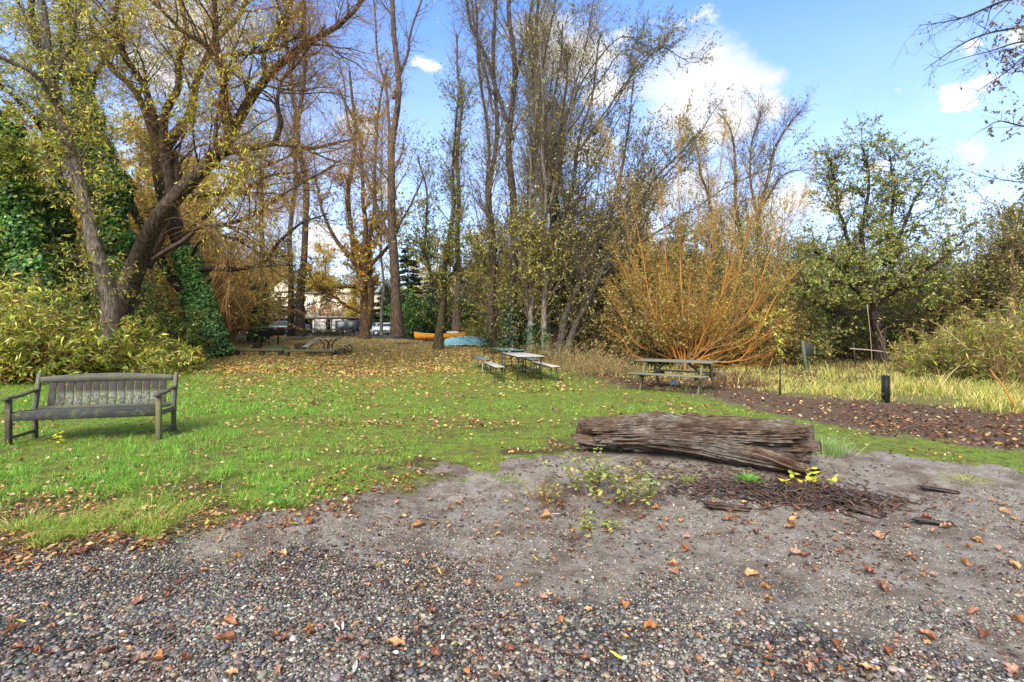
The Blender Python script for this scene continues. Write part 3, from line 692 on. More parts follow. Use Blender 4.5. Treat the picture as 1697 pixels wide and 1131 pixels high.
def logmesh(P0, P1, R0, R1, seed, n=300, k=150, flat=.85, rag=.12, arch=.03):
    P0, P1 = np.array(P0), np.array(P1); t = P1 - P0; Ln = np.linalg.norm(t)
    s = np.linspace(0, 1, n)[:, None]; a = np.linspace(0, 2 * pi, k, endpoint=False)[None, :]
    ca, sa = np.cos(a), np.sin(a); X = s * Ln
    fib = fbm(X * 1.2 + .6 * ca, ca * 9 + 5, sa * 9 + 5, 5, seed) - .5
    fib = fib + .4 * (fbm(X * 2.2, ca * 26, sa * 26, 3, seed + 2) - .5)
    crack = np.abs(fbm(X * .9, ca * 3.2 + 9, sa * 3.2, 4, seed + 5) - .5)
    big = fbm(X * 1.1, ca * 1.4 + 3, sa * 1.4, 3, seed + 9) - .5
    R = (R0 + (R1 - R0) * s) * (1 + 1.15 * fib + .6 * big - .6 * np.exp(-(crack / .022) ** 2))
    ledge = sst(.5, .53, vn(X * .8, a * 2.5, 0, seed + 3)) * .035
    R = R + ledge * sst(0, .1, s)
    endr = np.minimum(1, np.minimum(s / .012 + .0, (1 - s) / .012 + .0)); R = R * (.0 + np.sqrt(np.clip(endr, 0, 1)))
    dx = (fbm(ca * 4, sa * 4, 0, 4, seed + 13) - .5) * rag * 4 * np.where(s > .5, 1, -1) * (np.abs(s - .5) * 2) ** 3
    x = X + dx; y = R * ca; z = R * sa * flat + arch * np.sin(s * 5)
    V = np.stack(np.broadcast_arrays(x, y, z), -1).reshape(-1, 3)
    i = np.arange(n - 1)[:, None] * k; j = np.arange(k)[None, :]; j2 = (j + 1) % k
    f = np.stack([i + j, i + k + j, i + k + j2, i + j2], -1).reshape(-1, 4); return V, f, Ln
def chips(m, n, cx, cy, sx, sy, r, l0, l1, w0, w1, cols, zoff=.008, yawm=None, yaws=1.5, pile=0.0, t=.4):
    X = cx + r.normal(0, sx, n); Y = cy + r.normal(0, sy, n); Ln = r.uniform(l0, l1, n); W = r.uniform(w0, w1, n); H = W * r.uniform(.2, .6, n)
    e = np.exp(-((X - cx) / sx) ** 2 / 2 - ((Y - cy) / sy) ** 2 / 2)
    Z = gz(X, Y) + zoff + pile * e * r.random(n); yaw = (r.uniform(0, 6.3, n) if yawm is None else r.normal(yawm, yaws, n)); pt = r.normal(0, t * .4, n)
    c = pal(r, n, cols, [1] * len(cols), .2)
    q = np.array([(x, y, z) for x in (-.5, -.1, .5) for (y, z) in ((-.5, -.5), (.5, -.5), (.5, .5), (-.5, .5))], float)
    jit = 1 + r.uniform(-.5, .5, (n, 12, 1)) * np.array([.0, 1, 1]); 
    V = q[None] * jit * np.stack([Ln, W, H], -1)[:, None, :]; V[:, 4:8, 2] += (r.normal(0, .12, n) * Ln)[:, None]
    V[:, 8:, 1] *= .45
    x, y, z = V[..., 0], V[..., 1], V[..., 2]; cp, sp = np.cos(pt)[:, None], np.sin(pt)[:, None]; x, z = x * cp + z * sp, -x * sp + z * cp
    cy_, sy_ = np.cos(yaw)[:, None], np.sin(yaw)[:, None]; x, y = x * cy_ - y * sy_, x * sy_ + y * cy_
    V = np.stack([x, y, z], -1) + np.stack([X, Y, Z], -1)[:, None, :]
    o = np.arange(n)[:, None, None] * 12
    fs = [(i * 4 + j, i * 4 + (j + 1) % 4, i * 4 + 4 + (j + 1) % 4, i * 4 + 4 + j) for i in range(2) for j in range(4)] + [(3, 2, 1, 0), (8, 9, 10, 11)]
    m.add(V.reshape(-1, 3), (o + np.array(fs)[None]).reshape(-1, 4), np.repeat(c, 12, 0))
def build_log():
    a, b = np.array([.92, 6.32, .27]), np.array([3.32, 5.86, .245]); yaw = math.atan2(b[1] - a[1], b[0] - a[0])
    t = empty('rotten_log', ((a[0] + b[0]) / 2, (a[1] + b[1]) / 2, .02), 'long rotting brown log lying between lawn and sand', 'log', rz=yaw)
    V, f, Ln = logmesh(a, b, .18, .2, 5, 460, 220); V = V + np.array([-Ln / 2, 0, .185]); V[:, 2] += .02; V[:, 2] += .055 * (V[:, 0] / Ln + .35)
    m = MB(); m.add(V, f, (1, 1, 1)); m.build('log_core', M['log'], t, True)
    V, f, Ln = logmesh((0, 0, 0), (1.75, 0, 0), .1, .115, 17, 260, 120, .8, .1); V = V @ Ry(.085).T @ Rz(-.06).T + np.array([-.62, -.13, .185])
    m = MB(); m.add(V, f, (.8, .8, .82)); m.build('split_slab', M['log'], t, True)
    V, f, Ln = logmesh((0, 0, 0), (.75, 0, 0), .05, .065, 27, 160, 80, .8, .1); V = V @ Ry(.16).T @ Rz(-.16).T + np.array([.42, -.24, .12])
    m = MB(); m.add(V, f, (.85, .7, .62)); m.build('split_slab', M['log'], t, True)
    m = MB(); r = RG(31)
    n = 420; x = r.uniform(-1.15, 1.2, n); th = r.uniform(-.5, 2.6, n); R = .19
    for i in range(n):                       # splinters lifting off the surface
        L1 = r.uniform(.05, .22); P = np.array([[x[i], -R * cos(th[i]) * 1.0, .225 + R * sin(th[i]) * .85], [x[i] + L1 * .5, -R * cos(th[i]) * 1.05, .228 + R * sin(th[i]) * .88], [x[i] + L1, -R * cos(th[i]) * 1.03, .23 + R * sin(th[i]) * .9]])
        P += r.normal(0, .006, (1, 3)); w = r.uniform(.0025, .008); m.tube(P, np.array([w, w * .9, w * .2]), 4, np.array([1, .95, .9]) * r.uniform(.7, 1.6), 0, False)
    m.build('splinters', M['log'], t)
    BR = [(.06, .035, .028), (.1, .055, .04), (.035, .024, .022), (.14, .09, .065), (.09, .07, .065)]
    r = RG(41); m = MB()
    chips(m, 900, 2.95, 5.08, .3, .12, r, .03, .2, .004, .02, BR, yawm=-.35, yaws=.8, pile=.12, t=.9)
    chips(m, 800, 3.15, 4.9, .26, .12, r, .03, .22, .004, .022, BR, yawm=-.5, yaws=.8, pile=.1, t=.9)
    chips(m, 700, 2.3, 5.25, .4, .16, r, .03, .16, .006, .022, BR, yawm=0, yaws=.8, pile=.03)
    chips(m, 500, 2.2, 5.6, .8, .16, r, .02, .1, .004, .014, BR)
    o = m.build('bark_debris', M['rough']); tag(o, 'heap of dark reddish bark fragments fallen before the log', 'bark debris', kind='stuff')
    # big bark slabs
    for i, (px, py, L1, W1, yw, lb) in enumerate([(1432, 826, .26, .12, -.9, 'dark grooved bark slab at the right end of the bark heap'), (1205, 822, .38, .07, -.05, 'long flat dark bark strip at the left end of the bark heap'),
                                     (1555, 800, .3, .035, -.35, 'dark stick on the sand right of the bark heap'), (1545, 845, .28, .04, -.1, 'thin bark strip with a leaf on the sand at right'), (1310, 800, .26, .1, 1.3, 'upright reddish bark plate below the yellow leaved seedling')]):
        Y = CZ * FPX / (py - HY) * 1.02; X = (px - HX) / FPX * Y
        V, f, _ = logmesh((0, 0, 0), (L1, 0, 0), W1 / 2, W1 / 2.6, 60 + i, 90, 48, .28, .03, .003); V = V - np.array([L1 / 2, 0, -.018])
        m = MB(); m.add(V, f, (.75, .72, .74)); o = m.build('bark_slab', M['log'], None, True); o.location = (X, Y, float(gz(X, Y)) + .01); o.rotation_euler = (0, .08, yw); tag(o, lb, 'bark')
    r = RG(43); m = MB()
    X, Y, _ = scatter(11000, 5.5, 14, (.05, 1.25), 44, 1.0); z = zones(X, Y); k = RG(45).random(len(X)) < z['mulch']
    for cxy in [0]:
        X, Y = X[k], Y[k]; n = len(X)
        c = pal(r, n, BR + [(.2, .15, .12), (.3, .25, .2)], [3, 3, 3, 2, 3, 1, .5], .2); Ln = r.uniform(.012, .05, n)
        flatleaf(m, np.stack([X, Y, gz(X, Y) + .006], -1), r.uniform(0, 6.3, n), r.normal(0, .3, n), r.normal(0, .4, n), Ln, Ln * r.uniform(.2, .6, n), r.uniform(-.2, .3, n), c)
    o = m.build('mulch_chips', M['rough']); tag(o, 'brown wood chips spread over the mulch path', 'mulch', kind='stuff')
build_log()

# ------------------------------------------------------------------ A-frame picnic table on the right
def build_picnic_table():
    cx, cy = 4.18, 12.95; t = empty('picnic_table', (cx, cy, float(gz(cx, cy))), 'grey weathered wooden picnic table with joined benches, in front of the orange willow', 'picnic table', rz=radians(-38))
    L_ = 1.95; c1, c2 = (.17, .16, .125), (.1, .105, .07)
    for i in range(5):
        y = -.31 + i * .155
        part('tabletop_plank', M['wood_x'], t, lambda m: beam(m, (-L_ / 2, y, .735), (L_ / 2, y, .735), .145, .038, np.array(c1) * (1 + .1 * (i % 2))))
    for s in (-1, 1):
        part('bench_seat', M['wood_x'], t, lambda m: (beam(m, (-L_ / 2, s * .72 - .07, .43), (L_ / 2, s * .72 - .07, .43), .13, .038, c1), beam(m, (-L_ / 2, s * .72 + .075, .43), (L_ / 2, s * .72 + .075, .43), .13, .038, c1)))
        x = s * .68
        part('cross_beam', M['wood_y'], t, lambda m: (beam(m, (x, -.83, .37), (x, .83, .37), .04, .09, c2), beam(m, (x, -.34, .675), (x, .34, .675), .04, .08, c2)))
        for q in (-1, 1):
            part('leg', M['wood_z'], t, lambda m: beam(m, (x + s * .042, q * .62, -.02), (x + s * .042, q * .26, .71), .04, .095, (.16, .16, .1), up=(0, 1, 0)))
        part('brace', M['wood_z'], t, lambda m: beam(m, (x - s * .04, 0, .38), (x - s * .4, 0, .7), .085, .04, c2, up=(0, 0, 1)))
    # crumpled blue and white paper behind it
    bv, bf = ico(4); r = 1 + .5 * (fbm(bv[:, 0] * 2, bv[:, 1] * 2, bv[:, 2] * 2, 4, 3) - .5); V = bv * r[:, None] * np.array([.1, .08, .09])
    q = vn(bv[:, 0] * 4, bv[:, 1] * 4, bv[:, 2] * 4, 9)[:, None]; c = np.where(q > .52, np.array([[.7, .74, .78]]), np.array([[.14, .28, .42]]))
    X, Y = 4.42, 13.95; m = MB(); m.add(V, bf, c); o = m.build('paper_bag', M['plastic']); o.location = (X, Y, float(gz(X, Y)) + .07); tag(o, 'crumpled blue and white bag on the ground under the wooden picnic table', 'bag')
build_picnic_table()

# ------------------------------------------------------------------ row of folding tables and benches
def build_fold():
    def top_table(name, label, p0, p1, w, h, leglen, ct, cl, group, bench=False):
        p0, p1 = np.array(p0), np.array(p1); c = (p0 + p1) / 2; yaw = math.atan2(p1[1] - p0[1], p1[0] - p0[0]); Ln = np.linalg.norm(p1 - p0) - .05
        z = float(gz(*c)); t = empty(name, (c[0], c[1], z), label, 'bench' if bench else 'table', group, yaw)
        np_ = 2 if bench else 5
        for i in range(np_):
            pw = w / np_; y = -w / 2 + pw * (i + .5)
            part('seat_plank' if bench else 'tabletop_plank', M['paint_old'], t, lambda m: beam(m, (-Ln / 2, y, h - .014), (Ln / 2, y, h - .014), pw - .006, .028, np.array(ct) * (1 + .06 * (i % 2))))
        part('apron', M['metal'], t, lambda m: (beam(m, (-Ln / 2 + .05, -w / 2 + .03, h - .045), (Ln / 2 - .05, -w / 2 + .03, h - .045), .02, .034, cl), beam(m, (-Ln / 2 + .05, w / 2 - .03, h - .045), (Ln / 2 - .05, w / 2 - .03, h - .045), .02, .034, cl)))
        for sx in (-1, 1):
            for sy in (-1, 1):
                def leg(m):
                    x = sx * (Ln / 2 - .22); y = sy * (w / 2 - .05)
                    if bench: P = spline([(x, y * .8, h - .05), (x + sx * .02, y * 1.0, h * .6), (x + sx * .05, y * 1.25, h * .3), (x + sx * .1, y * 1.5, -.02)], 8)
                    else: P = np.array([(x, y, h - .05), (x, y, h * .4), (x + .0, y, -.02)])
                    m.tube(P, np.full(len(P), .016 if bench else .019), 8, cl)
                part('leg', M['metal'], t, leg, smooth=True)
            part('leg_brace', M['metal'], t, lambda m: m.tube(np.array([(sx * (Ln / 2 - .22), -w / 2 + .06, h * .45), (sx * (Ln / 2 - .22), w / 2 - .06, h * .45)]), np.array([.011, .011]), 6, cl))
        return t
    GRY, GRN = (.36, .34, .31), (.05, .12, .09); LG, LW = (.03, .05, .045), (.32, .3, .25)
    A, B, C_ = np.array([.56, 14.75]), np.array([.06, 17.2]), np.array([-.42, 19.6])
    off = np.array([.9, .12]) ; offr = np.array([.72, .12])
    top_table('folding_table', 'grey topped folding table, the near one of the row on the lawn', A, B, .8, .74, 0, GRY, LG, 'row of folding tables')
    top_table('folding_table', 'dark green folding table behind the grey topped one', B, C_, .8, .74, 0, GRN, LG, 'row of folding tables')
    top_table('folding_bench', 'grey folding bench left of the grey topped table', A - off, B - off, .28, .44, 0, GRY, LG, 'benches beside the folding tables', True)
    top_table('folding_bench', 'dark green folding bench at the far left of the table row', B - off, C_ - off * 1.1, .28, .44, 0, (.1, .16, .14), LW, 'benches beside the folding tables', True)
    top_table('folding_bench', 'grey folding bench right of the grey topped table', A + offr, B + offr, .28, .44, 0, (.4, .36, .33), LG, 'benches beside the folding tables', True)
    top_table('folding_bench', 'dark green folding bench mostly hidden right of the green table', B + offr, C_ + offr, .28, .44, 0, (.08, .13, .11), LG, 'benches beside the folding tables', True)
    r = RG(5); m = MB(); n = 60; s = r.random(n); C = np.stack([B[0] + (C_[0] - B[0]) * s + r.uniform(-.35, .35, n), B[1] + (C_[1] - B[1]) * s, 0 * s], -1); C[:, 2] = float(gz(*((B + C_) / 2))) + .75
    flatleaf(m, C, r.uniform(0, 6, n), r.normal(0, .2, n), r.normal(0, .2, n), r.uniform(.05, .09, n), r.uniform(.03, .06, n), r.uniform(0, .4, n), pal(r, n, [(.5, .46, .4), (.4, .3, .15)], [2, 1]))
    o = m.build('table_leaves', M['litter']); tag(o, 'pale leaves scattered over the dark green table top', 'leaf litter', kind='stuff')
M['paint_old'] = mat_plain('worn_paint', .7, 11, .35, .2)
build_fold()

# ------------------------------------------------------------------ barbecue corner
def build_bbq():
    for i, (px, Y, wd, yaw, lb) in enumerate([(440, 29.6, .68, .05, 'wide black park grill on two posts, left one of the pair'), (461, 30.6, .5, -.25, 'narrow rusty black park grill right behind the wide one')]):
        X = (px - HX) / FPX * Y; z = float(gz(X, Y)); t = empty('park_grill', (X, Y, z), lb, 'grill', 'park grills', yaw)
        c = (.012, .011, .012) if i == 0 else (.03, .018, .014)
        def box(m):
            for (cx, cy, sx, sy) in ((0, -.22, wd, .02), (-wd / 2, 0, .02, .42), (wd / 2, 0, .02, .42)): m.box((cx, cy, .74), (sx, sy, .36), None, c, 0, .004)
            m.box((0, .22, .8), (wd, .02, .48), None, c, 0, .004); m.box((0, 0, .57), (wd, .42, .02), None, c, 0, .004)
        part('firebox', M['rust'], t, box)
        part('grate', M['rust'], t, lambda m: [m.box((-wd / 2 + .03 + k * .05, 0, .925), (.012, .44, .012), None, (.22, .1, .05)) for k in range(int((wd - .04) / .05))])
        part('handle', M['metal'], t, lambda m: m.tube(np.array([(-wd * .3, -.24, .93), (-wd * .3, -.33, .93), (wd * .3, -.33, .93), (wd * .3, -.24, .93)]), np.full(4, .011), 6, (.3, .28, .25)))
        for s in ((-1, 1) if i == 0 else (0,)): part('post', M['rust'], t, lambda m: m.tube(np.array([(s * wd * .3, 0, -.05), (s * wd * .3, 0, .57)]), np.full(2, .04), 8, (.03, .016, .014)))
    # steel framed picnic table
    X, Y = (544 - HX) / FPX * 24.9, 24.9; z = float(gz(X, Y)); t = empty('pedestal_picnic_table', (X, Y, z), 'small picnic table with curved steel frame behind the timber rail', 'picnic table', rz=radians(8))
    for i in range(4): part('tabletop_plank', M['wood_x'], t, lambda m: beam(m, (-.36 + i * .24, -.85, .735), (-.36 + i * .24, .85, .735), .225, .04, (.3, .28, .22), up=(0, 0, 1)))
    for s, tl in ((-1, .16), (1, 0)):
        part('bench_seat', M['wood_y'], t, lambda m: beam(m, (s * .85, -.85, .44 - tl * .5), (s * .85, .85, .44 + tl), .28, .045, (.27, .25, .2)))
    for y in (-.55, .55):
        for s in (-1, 1):
            P = spline([(s * .3, y, .71), (s * .1, y, .5), (s * .12, y, .15), (s * .5, y, .02), (s * .95, y, .1), (s * 1.02, y, .3), (s * .85, y, .41)], 22)
            part('frame_tube', M['rust'], t, lambda m: m.tube(P, np.full(22, .028), 8, (.06, .035, .03)), smooth=True)
    # long low timbers
    for (pa, pb, Y, lb) in (((389, 588), (470, 585), 24.1, 'mossy timber rail on blocks, left half in front of the grills'), ((472, 586), (556, 589), 23.7, 'mossy timber rail on blocks, right half in front of the steel framed table')):
        Xa, Xb = (pa[0] - HX) / FPX * Y, (pb[0] - HX) / FPX * Y; cx = (Xa + Xb) / 2; z = float(gz(cx, Y)); t = empty('timber_rail', (cx, Y, z), lb, 'timber', 'low timber rails')
        h = (Xb - Xa) / 2
        part('beam', M['wood_x'], t, lambda m: beam(m, (-h, 0, .24), (h, 0, .26), .2, .13, (.12, .115, .07), bev=.02))
        for s in (-.93, .1, .9): part('block', M['wood_z'], t, lambda m: beam(m, (s * h, .02, -.04), (s * h, .02, .18), .22, .26 if abs(s) > .5 else .18, (.035, .024, .018), up=(0, 1, 0), bev=.02))
    for (px, py, Y, w, lb) in ((426, 572, 27.5, .36, 'dark square timber block behind the left rail'), (498, 574, 27, .5, 'dark timber block between the grills and the picnic table'), (566, 588, 23.9, .34, 'short timber stump at the right end of the rails')):
        X = (px - HX) / FPX * Y; o = part('timber_block', M['wood_z'], None, lambda m: (beam(m, (0, 0, -.03), (0, 0, .36), w, w * .8, (.05, .03, .022), up=(0, 1, 0), bev=.03))); o.location = (X, Y, float(gz(X, Y))); tag(o, lb, 'timber block')
    # mossy mound
    bv, bf = ico(4); V = bv * np.array([.75, .5, .32]) * (1 + .3 * (fbm(bv[:, 0] * 2, bv[:, 1] * 2, bv[:, 2] * 2, 4, 8) - .5))[:, None]
    X, Y = (458 - HX) / FPX * 26, 26.; m = MB(); m.add(V, bf, (.06, .085, .025)); o = m.build('mossy_boulder', M['rough'], None, True); o.location = (X, Y, float(gz(X, Y)) + .02); tag(o, 'low mossy green mound beneath the park grills', 'boulder')
build_bbq()

# ------------------------------------------------------------------ boats on the rise
def hull(Ln, W, H, n=26, k=13, sheer=.18, rock=.1, pinch=1.9):
    s = np.linspace(-1, 1, n)[:, None]; a = np.linspace(-1, 1, k)[None, :]
    w = W / 2 * (1 - np.abs(s) ** pinch) ** .75; top = H + sheer * np.abs(s) ** 2.4; bot = rock * np.abs(s) ** 3
    x = s * Ln / 2 * (1 + .04 * np.abs(a)); y = w * np.sin(a * pi / 2) ; z = bot + (top - bot) * np.abs(a) ** 2.2
    V = np.stack(np.broadcast_arrays(x, y, z), -1).reshape(-1, 3); i = np.arange(n - 1)[:, None] * k; j = np.arange(k - 1)[None, :]
    return V, np.stack([i + j, i + k + j, i + k + j + 1, i + j + 1], -1).reshape(-1, 4), n, k
def build_boats():
    Y = 39.; X = (729 - HX) / FPX * Y; z = float(gz(X, Y))
    t = empty('canoe', (X, Y, z + .22), 'orange yellow canoe on the rise beside the tree trunk', 'canoe', rz=radians(4))
    V, f, n, k = hull(3.75, .85, .4, sheer=.16); m = MB(); m.add(V, f, (.78, .34, .03)); V2 = V * np.array([.985, .95, .97]) + np.array([0, 0, .015]); m.add(V2, f[:, ::-1], (.6, .3, .05)); m.build('hull', M['paint'], t, True)
    VV = V.reshape(n, k, 3)
    for s in (0, k - 1): part('gunwale', M['paint'], t, lambda m: m.tube(VV[:, s], np.full(n, .022), 6, (.85, .55, .15)))
    for x in (-1.0, 1.0): part('thwart', M['wood_y'], t, lambda m: m.box((x, 0, .37), (.2, .66, .025), None, (.35, .22, .1)))
    for x in (-1.2, 1.2):
        pass
    o = part('boat_trestle', M['wood_y'], None, lambda m: [m.box((x, 0, .12), (.12, 1.1, .24), None, (.08, .06, .05), 0, .01) for x in (-1.1, 1.1)] and m.box((0, 0, .1), (2.2, .08, .08), None, (.08, .06, .05)))
    o.location = (X, Y, z - .02); o.rotation_euler = (0, 0, radians(4)); tag(o, 'low dark wooden trestle carrying the orange canoe', 'trestle')
    # white gear lying on top of the canoe
    bv, bf = ico(3); V = bv * np.array([.55, .25, .13]) * (1 + .5 * (fbm(bv[:, 0] * 2, bv[:, 1] * 2, bv[:, 2] * 2, 3, 18) - .5))[:, None]; m = MB(); m.add(V, bf, (.55, .45, .38)); o = m.build('folded_tarp', M['plastic'], None, True)
    o.location = (X + 1.0, Y, z + .73); tag(o, 'pale folded tarp lying on the right end of the canoe', 'tarp')
    # overturned pale blue rowing boat
    Y = 34.5; X = (775 - HX) / FPX * Y; z = float(gz(X, Y)); t = empty('rowing_boat', (X, Y, z), 'pale blue rowing boat lying upside down on the rise', 'boat', rz=radians(-14))
    V, f, n, k = hull(3.3, 1.15, .5, sheer=.12, rock=.22, pinch=2.6); V = V * np.array([1, 1, -1]) + np.array([0, 0, .58]); m = MB(); m.add(V, f[:, ::-1], (.2, .5, .62)); m.add(V * np.array([.97, .96, .95]), f, (.3, .33, .35)); m.build('hull', M['paint'], t, True)
    VV = V.reshape(n, k, 3)
    part('keel', M['paint'], t, lambda m: m.tube(VV[:, k // 2] + np.array([0, 0, .012]), np.full(n, .025), 6, (.4, .66, .74)))
    for s in (0, k - 1): part('gunwale', M['paint'], t, lambda m: m.tube(VV[:, s], np.full(n, .025), 6, (.45, .68, .75)))
    Y = 36.6; X = (775 - HX) / FPX * Y; z = float(gz(X, Y)); t = empty('kayak', (X, Y, z), 'light blue kayak lying overturned just behind the rowing boat', 'kayak', rz=radians(-4))
    V, f, n, k = hull(3.2, .65, .3, sheer=.05, pinch=2.2); V = V * np.array([1, 1, -1]) + np.array([0, 0, .42]); m = MB(); m.add(V, f[:, ::-1], (.3, .52, .6)); m.build('hull', M['paint'], t, True)
    part('keel', M['paint'], t, lambda m: m.tube(V.reshape(n, k, 3)[:, k // 2] + np.array([0, 0, .01]), np.full(n, .02), 6, (.6, .72, .76)))
build_boats()

# ------------------------------------------------------------------ saplings with guards, leaning sign, sticks
def sapling_leaves(m, P, r, n, L0, cols, mat=1):
    i = r.integers(0, len(P), n); t = r.random(n)[:, None]; A = P[i]; S = A.shape[1]; q = np.clip((t[:, 0] ** .6 * (S - 1)).astype(int), 0, S - 2); B = A[np.arange(n), q] * (1 - t) + A[np.arange(n), q + 1] * t
    leafcards(m, B, nrm(r.normal(0, 1, (n, 3)) + np.array([0, 0, -.3])), L0 * r.uniform(.6, 1.2, n), L0 * .38 * r.uniform(.7, 1.2, n), pal(r, n, cols, [1] * len(cols)), r, mat)
def leafcards(m, C, D, Ln, Wd, col, r, mat=1):
    n = len(C); side = nrm(np.cross(D, r.normal(0, 1, (n, 3)))); up = np.cross(side, D)
    a = C + D * (Ln * .42)[:, None] + up * (Ln * .06)[:, None]; V = np.stack([C, a + side * (Wd / 2)[:, None], C + D * Ln[:, None] - up * (Ln * .05)[:, None], a - side * (Wd / 2)[:, None]], 1)
    m.add(V.reshape(-1, 3), np.arange(n)[:, None] * 4 + np.array([[0, 1, 2, 3]]), np.repeat(col, 4, 0), mat)
def build_small_right():
    # sapling with orange tie
    Y = 11.9; X = (1293 - HX) / FPX * Y; z = float(gz(X, Y)); r = RG(7)
    t = empty('sapling', (X, Y, z), 'thin yellow leaved sapling tied with orange tape to a dark stake', 'sapling')
    P = [spline([(0, .03, 0), (.02, .03, .6), (r.normal(0, .1), 0, 1.2), (r.normal(0, .15), 0, 1.95)], 10)] + [spline([(0, .03, .5 + .15 * i), (r.normal(0, .15), r.normal(0, .15), .9 + .18 * i), (r.normal(0, .4), r.normal(0, .3), 1.3 + .14 * i)], 10) for i in range(6)]
    P = np.array(P); m = MB(); m.tube(P, np.linspace(.011, .002, 10)[None].repeat(7, 0), 5, (.12, .07, .04)); m.build('stem', M['twig'], t)
    m = MB(); sapling_leaves(m, P[:, 3:], r, 230, .085, [(.5, .5, .06), (.34, .42, .06), (.55, .45, .1)], 0); m.build('foliage', M['leaf'], t)
    part('tie', M['plastic'], t, lambda m: m.tube(np.array([(0, .03, .5), (.0, .0, .51), (-.02, -.05, .5)]), np.full(3, .02), 6, (.75, .2, .05)))
    o = part('stake', M['wood_z'], None, lambda m: m.tube(np.array([(0, 0, -.05), (.01, 0, .6)]), np.array([.022, .02]), 8, (.03, .03, .028))); o.location = (X - .03, Y - .04, z); tag(o, 'short dark stake holding the yellow leaved sapling', 'stake')
    # guarded sapling
    Y = 10.6; X = (1468 - HX) / FPX * Y; z = float(gz(X, Y)); t = empty('guarded_sapling', (X, Y, z), 'bare young tree in a black mesh trunk guard beside the mulch path', 'sapling')
    P = [spline([(0, 0, 0), (.01, 0, .6), (-.03, 0, 1.1), (.03, .02, 1.6)], 10)] + [spline([(0, 0, .75 + .12 * i), (r.normal(0, .12), r.normal(0, .1), 1.0 + .15 * i), (r.normal(0, .3), r.normal(0, .2), 1.15 + .16 * i)], 10) for i in range(5)]
    P = np.array(P); m = MB(); m.tube(P, np.linspace(.012, .002, 10)[None].repeat(6, 0), 5, (.14, .1, .07)); m.build('stem', M['twig'], t)
    m = MB(); sapling_leaves(m, P[:, 4:], r, 40, .06, [(.4, .35, .08), (.3, .2, .08)], 0); m.build('foliage', M['leaf'], t)
    def guard(m):
        for k in range(14):
            a = k * 2 * pi / 14; m.tube(np.array([(.072 * cos(a), .072 * sin(a), -.02), (.072 * cos(a), .072 * sin(a), .56)]), np.full(2, .006), 4, (.015, .016, .018))
        for q in range(15):
            a = np.linspace(0, 2 * pi, 15); m.tube(np.stack([.072 * np.cos(a), .072 * np.sin(a), 0 * a + .005 + q * .039], -1), np.full(15, .006), 4, (.02, .021, .024))
        m.tube(np.array([(0, 0, -.02), (0, 0, .55)]), np.full(2, .064), 14, (.02, .022, .026))
    part('trunk_guard', M['plastic'], t, guard)
    # leaning post with dark panel
    Y = 18.2; X = (1336 - HX) / FPX * Y; z = float(gz(X, Y)); t = empty('leaning_sign', (X, Y, z), 'leaning grey green post with a dark square board, left of the round green tree', 'sign'); t.rotation_euler = (0, radians(-7), 0)
    part('post', M['wood_z'], t, lambda m: m.box((0, 0, .52), (.1, .09, 1.15), None, (.09, .12, .1), 0, .01))
    part('board', M['paint'], t, lambda m: m.box((.2, -.03, .76), (.3, .03, .46), Ry(.1), (.03, .03, .032), 0, .004))
    # slim post, low rail
    Y = 20.5; X = (1418 - HX) / FPX * Y; z = float(gz(X, Y)); o = part('thin_post', M['wood_z'], None, lambda m: m.tube(np.array([(0, 0, -.05), (-.1, 0, .95)]), np.array([.03, .026]), 8, (.05, .045, .04))); o.location = (X, Y, z); tag(o, 'thin dark post standing left of the green tree trunk', 'post')
    for (a, b, lb, c, R0) in [(at(1408, 578, 19), at(1500, 590, 18.4), 'long grey fallen branch lying low before the green tree', (.3, .24, .2), .028), (at(1682, 675, 9.4), at(1640, 612, 10), 'broken orange brown stick leaning out of the dry grass', (.36, .16, .05), .02),
                          (at(1600, 575, 13), at(1540, 530, 13.5), 'straw coloured stalk slanting before the reeds', (.45, .34, .2), .01), (at(1560, 640, 11), at(1590, 606, 11.3), 'pale bent stalk in the middle of the dry grass', (.5, .4, .24), .009),
                          (at(1437, 505, 14), at(1446, 612, 13.6), 'tall pale stalk standing before the green tree trunk', (.34, .26, .16), .009)]:
        P = spline([a, (a + b) / 2 + np.array([.05, .05, .04]), b], 12); m = MB(); m.tube(P, np.linspace(R0, R0 * .6, 12), 7, c); o = m.build('dead_branch', M['twig']); tag(o, lb, 'branch')
build_small_right()
